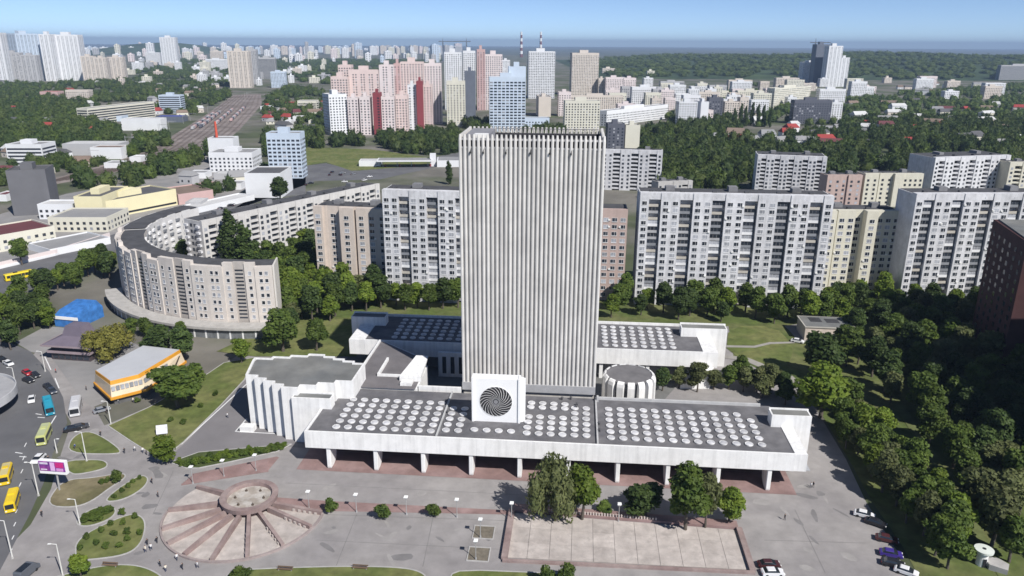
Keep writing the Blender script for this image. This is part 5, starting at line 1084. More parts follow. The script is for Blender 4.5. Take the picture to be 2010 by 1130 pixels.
# trees one can tell apart
ptree("tall drooping birch in front of the podium, left of the bright tree", 1090, 1022, 893, 112, 'weep', 'silver')
ptree("broad green tree leaning on the drooping birch's right side", 1142, 1020, 918, 92, 'round', 'bright')
ptree("large dark birch behind the basin's right half", 1345, 1040, 910, 104, 'round', 'mid')
ptree("dark tree leaning against the large dark birch's right side", 1384, 1036, 930, 66, 'round', 'silver')
ptree("small bright green tree right of the large dark birch", 1430, 1028, 958, 74, 'round', 'bright')
ptree("low dark tree left of the large dark birch", 1266, 1014, 955, 100, 'round', 'dark')
ptree("low shrub between the two birches on the terrace", 1185, 1006, 985, 40, 'bush', 'mid')
ptree("round clipped shrub in the granite band, nearest the fan fountain", 650, 1007, 979, 32, 'bush', 'mid'); ptree("round clipped shrub in the granite band, middle of three", 752, 1020, 988, 34, 'bush', 'mid'); ptree("round clipped shrub in the granite band, nearest the birch", 851, 1014, 988, 33, 'bush', 'mid')
ptree("leafy tree on the lawn corner beside the hedge bed", 328, 906, 858, 62, 'round', 'bright')
ptree("wide dense tree on the lawn beside the market hall", 350, 800, 722, 112, 'round', 'mid')
ptree("second dense tree beside the wide one on the lawn", 385, 775, 718, 70, 'round', 'mid')
ptree("yellowish willow between pagoda pavilion and market hall", 222, 702, 640, 92, 'weep', 'yellow')
ptree("dark tree behind the market hall, left of two", 318, 706, 640, 80, 'round', 'dark'); ptree("dark tree behind the market hall, right of two", 362, 716, 642, 64, 'round', 'dark')
ptree("small bright tree beside the crescent's entrance", 475, 712, 666, 48, 'round', 'bright')
ptree("large round tree right of the crescent's end wall", 556, 690, 606, 92, 'round', 'mid')
ptree("round tree between crescent tree and library back wing", 622, 688, 627, 62, 'round', 'mid')
ptree("bright maple beyond the podium's right end", 1610, 820, 715, 120, 'round', 'bright')
ptree("big dark tree in front of the utility building", 1610, 745, 655, 100, 'round', 'dark')
ptree("bright green tree at the bottom left corner by the lawn", 160, 1135, 1090, 48, 'round', 'bright')
ptree("clump at the bottom edge below the basin, left", 1073, 1150, 1112, 40, 'bush', 'mid'); ptree("clump at the bottom edge below the basin, right", 1112, 1150, 1108, 44, 'bush', 'mid')
ptree("rounded clump at the bottom edge below the fan fountain", 472, 1142, 1116, 46, 'bush', 'mid')
ptree("tall poplar in the crescent's court, the tallest", 458, 548, 418, 36, 'poplar', 'dark'); ptree("second poplar in the crescent's court, right of the tallest", 487, 548, 442, 36, 'poplar', 'dark'); ptree("short poplar in the crescent's court, left of the tallest", 433, 540, 467, 28, 'poplar', 'dark')
ptree("lone dark poplar by the highway left of the tower", 882, 362, 318, 14, 'poplar', 'dark')
ptree("dark tree in front of the white warehouse", 551, 398, 347, 50, 'round', 'dark')
ptree("reddish dark tree inside the crescent's court", 365, 525, 470, 36, 'round', 'dark')
ptree("tree by the maroon roofed building near the road", 44, 520, 468, 40, 'round', 'mid')
ptree("round shrub at the tip of the worn lawn", 231, 948, 921, 24, 'bush', 'mid')
for i, (u, v) in enumerate(((240, 1010), (266, 1018), (218, 1032), (242, 1030), (200, 1045), (225, 1052), (250, 1048), (170, 1058), (190, 1070), (250, 1062), (158, 1080), (235, 1075), (208, 1076), (275, 1050))):
    ptree("small clipped shrub dotted on the large bottom left lawn", u, v, v - 12, 14, 'bush', 'mid', "shrubs dotted on the large lawn")
for i, (u, v) in enumerate(((225, 978), (240, 966), (252, 957), (262, 948), (274, 941))):
    ptree("small shrub along the narrow slanting lawn strip", u, v, v - 9, 11, 'bush', 'mid', "shrubs along the narrow lawn")
for i, (u, v) in enumerate(((170, 1022), (185, 1014), (200, 1008), (212, 1006), (190, 1022))):
    ptree("low shrub filling the small island beside the path", u, v, v - 12, 24, 'bush', 'mid', "shrubs filling the small island")
for i, (u, v) in enumerate(((200, 950), (212, 946), (335, 828), (360, 832), (395, 800), (424, 776), (270, 790))):
    ptree("small shrub scattered on the sunny lawns at left", u, v, v - 10, 14, 'bush', 'mid', "shrubs on the sunny lawns")
for i in range(34):
    t = i / 33; u = 352 + t * 205; v = 914 - t * 34 + random.uniform(-5, 4)
    ptree("low shrub of the hedge bed beside the granite ramp", u, v, v - random.uniform(8, 15), random.uniform(14, 20), 'bush', random.choice(('mid', 'bright', 'mid')), "shrubs of the hedge bed")
for i, (u, v, t_) in enumerate(((1452, 246, 205), (1462, 248, 210), (1474, 246, 203), (1486, 247, 206), (1497, 249, 208), (1510, 250, 212), (1440, 250, 214))):
    ptree("slim poplar in the row before the long pale row on the right hill", u, v, t_, 9, 'poplar', 'dark', "poplars on the right hill")
# groves
def blocked(x, y, pad=2.0):
    lx = (x - LO.x) * math.cos(LTH) + (y - LO.y) * math.sin(LTH); ly = -(x - LO.x) * math.sin(LTH) + (y - LO.y) * math.cos(LTH)
    if -16 - pad < lx < 119 + pad and -3 < ly < 25 + pad: return True
    if -15 - pad < lx < 109 + pad and 57 - pad < ly < 83 + pad: return True
    if -32 - pad < lx < 66 + pad and 20 < ly < 60: return True
    if (lx - 75) ** 2 + (ly - 40.6) ** 2 < 100: return True
    for a_, b_, dep in (((49.4, 288.6), (122.2, 283.5), 14), ((-51, 292), (-3, 285.8), 14), ((156.5, 289.5), (214, 291.5), 14), ((-82, 306), (-50, 301), 13), ((33.6, 294), (45.6, 293), 12), ((127, 301.5), (157.5, 301), 13), ((-133, 316), (-72.5, 409), 13)):
        d = Vector((b_[0] - a_[0], b_[1] - a_[1])); L_ = d.length; d /= L_; r_ = Vector((x - a_[0], y - a_[1])); s_ = r_.dot(d); n_ = -r_.x * d.y + r_.y * d.x
        if -pad < s_ < L_ + pad and -2.5 - pad < n_ < dep + pad: return True
    rr = math.hypot(x - CC.x, y - CC.y)
    if CRi - 2 < rr < CRo + 8 and (y < CC.y + 15) and not (x > CC.x + 11): return True
    if inpoly(x, y, DK1) or inpoly(x, y, DK2): return True
    if abs(x - (ub.location.x + 8.5)) < 10.5 and abs(y - (ub.location.y + 5)) < 8: return True
    for f in FOOT:
        r_ = Vector((x - f[0].x, y - f[0].y, 0)); s_ = r_.dot(f[1]); n_ = -r_.x * f[1].y + r_.y * f[1].x
        if -pad < s_ < f[2] + pad and -pad < n_ < f[3] + pad: return True
    return False
DK1 = [(152, 218), (204, 208), (210, 250), (162, 258)]; DK2 = [(148, 132), (210, 128), (212, 192), (152, 198)]
def grove(poly, n_, sp, hr, wr, leaves, label, group, kinds=('round',), tries=40):
    wpoly = pxpoly(poly); xs = [p[0] for p in wpoly]; ys = [p[1] for p in wpoly]; k_ = 0; pts_ = []
    for _ in range(n_ * tries):
        x, y = random.uniform(min(xs), max(xs)), random.uniform(min(ys), max(ys))
        if not inpoly(x, y, wpoly) or blocked(x, y): continue
        if any((x - a_) ** 2 + (y - b_) ** 2 < (sp * .5 + w_ * .28) ** 2 for a_, b_, w_ in TREES): continue
        s_ = random.uniform(0, 1); tree(label, x, y, hr[0] + (hr[1] - hr[0]) * s_, wr[0] + (wr[1] - wr[0]) * s_ * random.uniform(.8, 1.1), random.choice(kinds), random.choice(leaves), group); k_ += 1
        if k_ >= n_: break
    return k_
LMK = {"the library podium's right end": LW(118, 10), "the utility building": (G(1610, 660).x, G(1610, 660).y), "the white disc roofed kiosk": tuple(G(1925, 1108)[:2]), "the row of parked cars": tuple(G(1750, 1090)[:2]), "the white van": tuple(G(1785, 1000)[:2]),
       "the dark brown brick block": (158, 238), "the bright maple": tuple(G(1610, 820)[:2]), "the rotunda": LW(75, 40), "the back wing's right end": LW(105, 72), "the rosy narrow block": (42, 300), "the long white block's left end": (52, 284), "the long white block's middle": (86, 281), "the long white block's right end": (120, 279),
       "the cream stepped block": (142, 297), "the right edge white block": (170, 285), "the ribbed tower's rear": LW(47, 62), "the beige stepped block": (-66, 298), "the white block left of the tower": (-30, 284), "the back wing's left end": LW(-10, 72), "the crescent's end wall": (-84, 262), "the crescent's poplars": tuple(G(470, 520)[:2]),
       "the pagoda pavilion": tuple(G(145, 705)[:2]), "the blue tent hall": tuple(G(130, 648)[:2]), "the yellow trolleybus": tuple(G(38, 547)[:2]), "the flyover": tuple(G(0, 760)[:2]), "the crescent's curved podium": tuple(G(220, 580)[:2]), "the market hall": tuple(G(300, 720)[:2]), "the auditorium": LW(-20, 36)}
TINT = {'mid': "mid green", 'dark': "dark green", 'bright': "bright green", 'yellow': "yellowish", 'silver': "grey green"}
ORD = ["", "second ", "third ", "fourth ", "fifth ", "sixth ", "seventh ", "eighth ", "ninth ", "tenth "] + [x + " " for x in ("eleventh twelfth thirteenth fourteenth fifteenth sixteenth seventeenth eighteenth nineteenth twentieth twenty-first twenty-second twenty-third twenty-fourth twenty-fifth twenty-sixth twenty-seventh twenty-eighth twenty-ninth thirtieth thirty-first thirty-second thirty-third thirty-fourth thirty-fifth thirty-sixth thirty-seventh thirty-eighth thirty-ninth fortieth").split()]
GT = []
def gv(poly, n_, sp, hr, wr, leaves, group):
    k0 = len(COL.objects); k_ = grove(poly, n_, sp, hr, wr, leaves, "tree", group); 
    for o in list(COL.objects)[k0:]:
        if o.get("category") == "tree": GT.append(o)
    return k_
gv([(1450, 775), (1300, 770), (1290, 735), (1380, 735), (1450, 745), (1540, 775), (1560, 800)], 26, 3.6, (6, 10), (6, 8.5), ('silver', 'mid', 'silver', 'dark'), "trees in the library's right court")
gv([(1178, 795), (1230, 800), (1225, 790), (1178, 782)], 5, 1.6, (3, 4.5), (2.6, 3.6), ('mid', 'silver'), "trees in the library's right court")
gv([(1592, 805), (1650, 800), (1760, 900), (1890, 1085), (1860, 1125), (1806, 1060), (1722, 965), (1655, 875)], 46, 3.0, (7, 12), (6.5, 9.5), ('mid', 'bright', 'mid', 'silver', 'mid'), "row of trees right of the plaza")
gv([(1600, 690), (1700, 640), (1900, 625), (2080, 660), (2080, 1130), (1960, 1130), (1900, 1000), (1810, 870), (1720, 760)], 82, 4.6, (9, 14), (8.5, 12), ('dark', 'dark', 'mid', 'silver'), "trees in the shaded right park")
gv([(1180, 625), (1400, 632), (1560, 640), (1700, 640), (1960, 610), (1960, 588), (1600, 592), (1190, 596)], 44, 5.4, (8, 14), (7.5, 11.5), ('mid', 'mid', 'dark', 'bright'), "row of trees below the right white blocks")
gv([(565, 650), (640, 640), (700, 612), (905, 608), (905, 588), (760, 570), (600, 560), (555, 590)], 36, 5.0, (8, 15), (8, 12), ('mid', 'dark', 'dark', 'bright', 'silver'), "trees between crescent and tower")
gv([(470, 545), (640, 480), (640, 560), (560, 590), (540, 560)], 18, 5.0, (11, 17), (9, 13), ('mid', 'bright', 'dark'), "trees in the crescent's court")
gv([(0, 640), (100, 650), (95, 590), (225, 545), (225, 515), (130, 555), (0, 610)], 26, 4.6, (8, 13), (8, 11), ('mid', 'mid', 'bright', 'dark'), "trees beside the boulevard at left")
gv([(-60, 690), (20, 690), (60, 660), (0, 640), (-60, 650)], 8, 4.5, (8, 12), (7, 9), ('dark', 'mid'), "trees near the flyover")
gv([(260, 660), (400, 645), (430, 664), (300, 690)], 6, 4, (5, 8), (6, 8), ('dark', 'mid'), "trees in front of the crescent's shops")
_near = {}
for o in GT:
    x, y = o.location.x, o.location.y; nm = min(LMK, key=lambda k_: (LMK[k_][0] - x) ** 2 + (LMK[k_][1] - y) ** 2); _near.setdefault(nm, []).append((math.hypot(LMK[nm][0] - x, LMK[nm][1] - y), o))
for nm, L_ in _near.items():
    L_.sort(key=lambda q: q[0])
    for i, (d, o) in enumerate(L_):
        cr = [c for c in o.children if c.name.startswith("crown")][0]; tint = [k_ for k_ in LEAF if LEAF[k_] == cr.material_slots[0].material][0]
        o["label"] = "%s tree standing %snearest to %s" % (TINT[tint], ORD[min(i, len(ORD) - 1)], nm)
print("TREES", len(TREES), len(GT))
# distant woods: too many crowns to count, one mass per wood
def clump_base(seed, nq, ico):
    rg = np.random.RandomState(seed); bm = bmesh.new(); bmesh.ops.create_icosphere(bm, subdivisions=ico, radius=1.0)
    V = np.array([v.co[:] for v in bm.verts]); F = [[v.index for v in f.verts] for f in bm.faces]; bm.free()
    V = V * (.72 + .32 * rg.rand(len(V)))[:, None]
    d = rg.normal(size=(nq, 3)); d /= np.linalg.norm(d, axis=1)[:, None]; p = d * rg.uniform(.75, 1.08, nq)[:, None]
    t1 = rg.normal(size=(nq, 3)); t2 = rg.normal(size=(nq, 3)); t1 *= .17; t2 *= .17
    Q = np.stack([p - t1, p - t2, p + t1], 1).reshape(-1, 3)
    o = len(V); V = np.concatenate([V, Q]); F += [[o + 3 * i, o + 3 * i + 1, o + 3 * i + 2] for i in range(nq)]
    V[:, 2] = (V[:, 2] + .75) * .58; V[:, :2] *= .5
    return V, F
CL = [clump_base(50 + i, 190, 2) for i in range(5)]; CLS = [clump_base(60 + i, 46, 1) for i in range(4)]
def wood(label, polys, n_, hr, wr, lo=False, base=None, gap=0.5):
    V = []; F = []; MI = []; o = 0; made = 0; PP = [pxpoly(p) for p in polys]; ar = []
    for p in PP: ar.append(abs(sum(p[i][0] * p[(i + 1) % len(p)][1] - p[(i + 1) % len(p)][0] * p[i][1] for i in range(len(p)))) / 2)
    for p, a_ in zip(PP, ar):
        k_ = int(n_ * a_ / sum(ar)); xs = [q[0] for q in p]; ys = [q[1] for q in p]; c = 0
        for _ in range(k_ * 12):
            x, y = random.uniform(min(xs), max(xs)), random.uniform(min(ys), max(ys))
            if not inpoly(x, y, p) or blocked(x, y, 1.0): continue
            if math.sin(x * .011 + 2) * math.sin(y * .013 + x * .004) > gap: continue
            b, f = random.choice(CLS if lo else CL); h_ = random.uniform(*hr); w_ = random.uniform(*wr); a = random.uniform(0, 6.28); ca, sa = math.cos(a), math.sin(a)
            vv = b.copy(); vx = vv[:, 0] * ca - vv[:, 1] * sa; vy = vv[:, 0] * sa + vv[:, 1] * ca; vv = np.stack([vx * w_ + x, vy * w_ + y, vv[:, 2] * h_ + (base(x, y) if base else 0)], 1)
            V.append(vv); F += [[i + o for i in q] for q in f]; MI += [random.choice((0, 0, 1, 1, 2, 3))] * len(f); o += len(vv); c += 1
            if c >= k_: break
    me = bpy.data.meshes.new("wood"); me.from_pydata(np.concatenate(V).tolist(), [], F); 
    for k_ in ("far", "dark", "far", "mid"): me.materials.append(LEAF[k_])
    me.polygons.foreach_set("material_index", MI); me.update()
    ob = stuff(inst("wood", me)); ob["label"] = label; ob["category"] = "wood"; return ob
wood("green wood on the slope right of the tower behind the white blocks", [[(1200, 362), (1255, 320), (1260, 270), (1330, 240), (1430, 235), (1480, 290), (1700, 240), (2080, 240), (2080, 330), (1800, 335), (1620, 345), (1460, 372), (1360, 385), (1290, 385)]], 1150, (9, 15), (8, 13), gap=.97)
wood("trees below the pink estate and beside the petrol station", [[(760, 298), (745, 278), (830, 268), (900, 262), (905, 300), (870, 306)], [(1030, 262), (1110, 262), (1110, 290), (1030, 290)], [(915, 262), (960, 262), (960, 245), (915, 245)], [(600, 285), (700, 280), (720, 286), (610, 292)]], 170, (9, 15), (8, 13), gap=.9)
wood("dark green wood on the left slope beside the factory", [[(-60, 300), (-60, 205), (110, 200), (170, 215), (185, 245), (230, 262), (250, 285), (170, 300), (90, 290)], [(120, 370), (180, 352), (190, 368), (125, 380)], [(185, 370), (330, 322), (430, 300), (440, 312), (350, 340), (200, 385)], [(250, 290), (330, 270), (330, 290), (260, 310)], [(515, 300), (600, 270), (640, 262), (600, 292), (540, 322)]], 760, (9, 15), (9, 14), gap=.9)
wood("scattered trees between sheds and rails at left centre", [[(520, 240), (640, 230), (640, 262), (560, 290), (515, 290)], [(500, 330), (525, 300), (525, 345)], [(360, 385), (470, 352), (470, 370), (370, 400)], [(0, 420), (0, 330), (130, 320), (230, 312), (120, 350), (30, 420)], [(860, 330), (900, 320), (900, 345), (860, 352)]], 150, (6, 11), (6, 11), gap=.6)
wood("mixed trees and gardens on the upper left", [[(-80, 200), (-80, 168), (250, 160), (330, 140), (450, 150), (455, 190), (380, 225), (230, 225), (150, 196)], [(510, 250), (640, 240), (640, 180), (560, 172), (520, 200)]], 1100, (8, 14), (10, 17), True, gap=.6)
wood("mixed trees between houses on the right hill", [[(1310, 240), (1300, 190), (1500, 165), (1520, 215), (1700, 190), (2080, 160), (2080, 240), (1500, 250)]], 1250, (7, 12), (9, 15), True, gap=.6)
wood("trees among the distant blocks in the upper middle", [[(250, 150), (300, 118), (660, 118), (880, 118), (660, 170), (500, 150)]], 1500, (9, 15), (16, 28), True, gap=.55)
# wooded ridge and far hills
def ridge(name, x0, x1, y0, y1, zf, nx, ny, mat):
    V = []; 
    for j in range(ny + 1):
        for i in range(nx + 1):
            x = x0 + (x1 - x0) * i / nx; y = y0 + (y1 - y0) * j / ny; V.append((x, y, zf(x, y, i / nx, j / ny)))
    F = [(j * (nx + 1) + i, j * (nx + 1) + i + 1, (j + 1) * (nx + 1) + i + 1, (j + 1) * (nx + 1) + i) for j in range(ny) for i in range(nx)]
    me = bpy.data.meshes.new(name); me.from_pydata(V, [], F); me.materials.append(mat); me.polygons.foreach_set("use_smooth", [True] * len(F)); me.update(); return struct(inst(name, me))
HILLM = M("wooded_hill", (0.030, 0.052, 0.022), 0.95, 0.45, 0.02, col2=(0.050, 0.078, 0.030), c2scale=0.006, bump=0.6)
def rz_(x, y, s_, t): return -1 + 62 * math.sin(math.pi * min(1, s_ * 1.02)) ** .5 * math.sin(math.pi * t) ** .8 * (.85 + .15 * math.sin(x * .006) * math.cos(y * .004))
ridge("wooded_ridge", 250, 3600, 2350, 5200, rz_, 60, 24, HILLM)
def on_ridge(x, y):
    s_, t = (x - 250) / 3350, (y - 2350) / 2850; return max(0, rz_(x, y, s_, t)) if 0 < s_ < 1 and 0 < t < 1 else 0
V = []; F = []; o = 0
for i in range(2300):
    x, y = random.uniform(300, 3500), random.uniform(2400, 4300)
    b, f = random.choice(CLS); h_ = random.uniform(12, 20); w_ = random.uniform(26, 46); vv = b * np.array([w_, w_, h_]) + np.array([x, y, on_ridge(x, y) - 2]); V.append(vv); F += [[k_ + o for k_ in q] for q in f]; o += len(vv)
me = bpy.data.meshes.new("wood"); me.from_pydata(np.concatenate(V).tolist(), [], F); me.materials.append(LEAF['far']); me.update(); ob = stuff(inst("wood", me)); ob["label"] = "dense forest covering the long ridge below the horizon"; ob["category"] = "wood"
def rz2(x, y, s_, t): return -1 + 95 * math.sin(math.pi * s_) ** .8 * math.sin(math.pi * t)
p = G(158, 108); q = G(236, 108); ridge("wooded_hill", p.x - 300, q.x + 200, p.y, p.y + 2500, lambda x, y, s_, t: -1 + 92 * math.sin(math.pi * s_) ** .7 * math.sin(math.pi * t), 30, 12, HILLM)
FARM = M("far_plain", (0.07, 0.085, 0.06), 0.95, 0.3, 0.0015, col2=(0.10, 0.105, 0.085), c2scale=0.0009)
sheet("far_plain", [(-26000, 7000), (26000, 7000), (26000, 27400), (-26000, 27400)], FARM, 0.4, world=True)

# ------------------------------------------------------------------ lamps, poles, billboard, signs
GLOBE = M("lamp_head_white", (0.80, 0.80, 0.78), 0.5, 0.05)
def plaza_lamp(label, u, vb, h_=4.7):
    t = thing("plaza_lamp", label, "street lamp", G(u, vb), LTH)
    m_ = MB(); m_.tube((0, 0, 0), (0, 0, .5), .22, .16, 8); m_.tube((0, 0, .5), (0, 0, h_ - .5), .09, .07, 8); m_.obj("post", STEEL, t)
    m_ = MB(); m_.add([(-.25, -.25, h_ - .5), (.25, -.25, h_ - .5), (.25, .25, h_ - .5), (-.25, .25, h_ - .5), (-.46, -.46, h_ - .1), (.46, -.46, h_ - .1), (.46, .46, h_ - .1), (-.46, .46, h_ - .1), (-.36, -.36, h_ + .06), (.36, -.36, h_ + .06), (.36, .36, h_ + .06), (-.36, .36, h_ + .06)],
        [(0, 1, 5, 4), (1, 2, 6, 5), (2, 3, 7, 6), (3, 0, 4, 7), (4, 5, 9, 8), (5, 6, 10, 9), (6, 7, 11, 10), (7, 4, 8, 11), (8, 9, 10, 11)]); m_.obj("lamp_head", GLOBE, t)
for lab, u, v in (("white square headed lamp nearest the fan fountain's right rib", 607, 999), ("white lamp between first and second clipped shrubs", 700, 1005), ("white lamp between second and third clipped shrubs", 798, 1010), ("white lamp right of the third clipped shrub", 897, 1015), ("white lamp at the basin's top left corner", 1004, 1022), ("white lamp behind the basin's post row", 1214, 1024),
                  ("white lamp on the granite ramp, leftmost", 379, 949), ("white lamp on the granite ramp, middle", 440, 936), ("white lamp on the granite ramp, nearest the library", 503, 925), ("white lamp in the soil square nearer the library", 943, 1055), ("white lamp in the soil square nearer the bottom edge", 934, 1098)):
    plaza_lamp(lab, u, v)
def pole(label, ub, vb, ut, vt, arm=1):
    b = G(ub, vb); h_ = ZAT(ut, vt, b.y); t = thing("street_lamp", label, "street lamp", b)
    m_ = MB(); m_.tube((0, 0, 0), (0, 0, h_), .16, .09, 8); m_.obj("post", M("pale_post", (0.62, 0.61, 0.58), .6, .1), t)
    m_ = MB(); m_.tube((0, 0, h_), (-.8 * arm, -.3, h_ + .3), .05, .04, 6); m_.box(-1.1 * arm - .3, -1.1 * arm + .3, -.45, -.2, h_ + .26, h_ + .38); m_.obj("lamp_head", GLOBE, t)
    m_ = MB(); m_.tube((0, 0, .05), (0, 0, .5), .3, .22, 8); m_.obj("base", KERB, t)
pole("tall street lamp beside the triangular lawn", 170.5, 905, 157.5, 848); pole("tall street lamp at the curb near the yellow minibuses", 76, 973, 63, 908); pole("tall street lamp between the worn lawn and shrub island", 157, 1030, 150, 980); pole("tall street lamp lowest at the left edge", 25, 1096, 6, 1022)
pole("tall street lamp at the bottom left lawn", 124, 1132, 112, 1068); pole("tall street lamp near the teal bus", 112, 889, 106, 862, -1); pole("tall street lamp at the corner of the sunny lawn", 218, 833, 210, 788); pole("tall street lamp by the forecourt crossing", 89, 729, 74, 690); pole("thin street lamp near the pagoda pavilion", 33, 765, 29, 722)
bb = thing("billboard", "purple and pink advertising billboard on a post over the worn lawn", "billboard", G(117, 962), R(-6))
m_ = MB(); m_.tube((0, 0, 0), (0, .2, 5.2), .22, .2, 10); m_.obj("post", STEEL, bb)
m_ = MB(); m_.box(-3.6, 3.0, -.45, .45, 4.6, 8.0); m_.obj("cabinet", WHITE2, bb)
m_ = MB(); m_.box(-3.45, 2.85, -.53, -.455, 5.35, 7.85); m_.obj("poster", M("poster_violet", (0.16, 0.045, 0.26), .5, .3, .8, col2=(0.30, 0.06, 0.30), c2scale=.6), bb)
for x0, x1, z0, z1, c_ in ((-.7, .4, 5.5, 7.7, (0.70, 0.45, 0.72)), (.6, 2.6, 6.4, 7.7, (0.55, 0.03, 0.20)), (.7, 2.4, 5.45, 6.2, (0.62, 0.30, 0.60)), (-3.2, -1.2, 7.1, 7.6, (0.60, 0.55, 0.66)), (-3.1, -1.6, 5.6, 5.9, (0.66, 0.60, 0.70))):
    m_ = MB(); m_.box(x0, x1, -.56, -.535, z0, z1); m_.obj("poster_panel", M("poster_%d" % int(x0 * 10 + z0 * 100), c_, .5, .15, 2.0), bb)
sg = thing("notice_board", "white tilted notice board on the sunny lawn", "sign", G(318, 856), R(15))
m_ = MB(); T = Matrix.Rotation(R(-25), 4, 'X'); m_.box(-1.4, 1.4, 0, .12, .6, 3.0, 0, T); m_.obj("panel", M("notice_white", (0.62, 0.62, 0.66), .6, .1), sg)
for x in (-1.1, 1.1): m_ = MB(); m_.tube((x, .3, 0), (x, 1.0, 2.2), .06, .06, 6); m_.obj("leg", STEEL, sg)
# ventilation kiosk with disc roof at the bottom right
vk = thing("ventilation_kiosk", "white kiosk with round disc roof on the bottom right grass", "kiosk", G(1925, 1108), 0)
m_ = MB(); m_.lathe([(1.0, 0), (1.0, 2.6), (.8, 3.0)], 20); m_.obj("shaft", WHITE, vk)
m_ = MB(); m_.lathe([(.4, 3.4), (1.75, 3.3), (1.8, 3.75), (.5, 3.85)], 24); m_.obj("disc_roof", M("kiosk_pale", (0.62, 0.66, 0.62), .7, .1), vk)
m_ = MB(); m_.lathe([(.38, 3.86), (.36, 3.9)], 12); m_.obj("disc_hole", DARK, vk)
m_ = MB(); m_.prism([(.6, -1.6), (3.2, -3.4), (4.6, -1.5), (3.4, .6), (1.0, .8)], 0.05, 1.3); m_.obj("plinth", KERB, vk)
m_ = MB(); m_.box(-.35, .35, -1.04, -.9, .1, 2.0); m_.obj("door", DARK, vk)

# ------------------------------------------------------------------ vehicles
TYRE = M("tyre_rubber", (0.025, 0.025, 0.027), .9, .1); CGL = M("car_glass", (0.02, 0.024, 0.03), .08, .1, spec=.7); HLM = M("headlight_glass", (0.8, 0.8, 0.78), .2, .05); TLM = M("tail_light_red", (0.4, 0.02, 0.02), .3, .05)
wm = MB(); wm.tube((0, -.1, 0), (0, .1, 0), .32, .32, 14); WH_ME = wm.mesh("wheel", TYRE)
def car(label, u, v, rz, paint, van=False, group=None):
    L_, W_ = (4.4, 1.78); t = thing("parked_car" if not van else "van", label, "car" if not van else "van", G(u, v) + Vector((0, 0, .05)), rz, group); pm = M("paint_%02x%02x%02x" % tuple(int(c * 255) for c in paint), paint, .28, .03, spec=.6)
    prof = [(-2.2, .35), (-2.2, .78), (-1.95, .95), (-1.0, 1.0), (1.15, .98), (2.0, .86), (2.2, .62), (2.2, .33)] if not van else [(-2.4, .35), (-2.45, 2.0), (-2.3, 2.2), (1.1, 2.2), (1.9, 1.2), (2.4, 1.0), (2.45, .35)]
    n_ = len(prof); m_ = MB(); ys = [-W_ / 2, -W_ / 2 + .07, W_ / 2 - .07, W_ / 2]; vs = []
    for y in ys:
        k_ = .97 if abs(y) > W_ / 2 - .03 else 1.0
        vs += [(x * k_, y, .35 + (z - .35) * k_) for x, z in prof]
    fs = [(j * n_ + i, j * n_ + (i + 1) % n_, (j + 1) * n_ + (i + 1) % n_, (j + 1) * n_ + i) for j in range(3) for i in range(n_)] + [tuple(range(n_ - 1, -1, -1)), tuple(range(3 * n_, 4 * n_))]
    m_.add(vs, fs); m_.obj("body", pm, t)
    if not van:
        m_ = MB(); m_.add([(-1.75, -.8, .96), (1.25, -.8, .97), (1.25, .8, .97), (-1.75, .8, .96), (-1.15, -.64, 1.42), (.35, -.64, 1.42), (.35, .64, 1.42), (-1.15, .64, 1.42)], [(0, 1, 5, 4), (1, 2, 6, 5), (2, 3, 7, 6), (3, 0, 4, 7)]); m_.obj("windows", CGL, t)
        m_ = MB(); m_.add([(-1.2, -.67, 1.40), (.42, -.67, 1.40), (.42, .67, 1.40), (-1.2, .67, 1.40), (-1.05, -.58, 1.47), (.25, -.58, 1.47), (.25, .58, 1.47), (-1.05, .58, 1.47)], [(0, 1, 5, 4), (1, 2, 6, 5), (2, 3, 7, 6), (3, 0, 4, 7), (4, 5, 6, 7)]); m_.obj("roof", pm, t)
    else:
        m_ = MB(); m_.add([(1.14, -.78, 2.16), (1.92, -.78, 1.22), (1.92, .78, 1.22), (1.14, .78, 2.16)], [(0, 1, 2, 3)]); o = m_.obj("windscreen", CGL, t); o.location = (.02, 0, .02)
        m_ = MB(); m_.box(-2.0, .6, -.75, .75, 2.21, 2.26); m_.obj("roof_panel", CGL, t)
    for x in (-1.35, 1.35):
        for y in (-.82, .82): inst("wheel", WH_ME, t, (x, y, .32))
    for y in (-.6, .6):
        m_ = MB(); m_.box(2.1, 2.23, y - .2, y + .2, .6, .75); m_.obj("headlight", HLM, t)
        m_ = MB(); m_.box(-2.23, -2.14, y - .2, y + .2, .62, .78); m_.obj("tail_light", TLM, t)
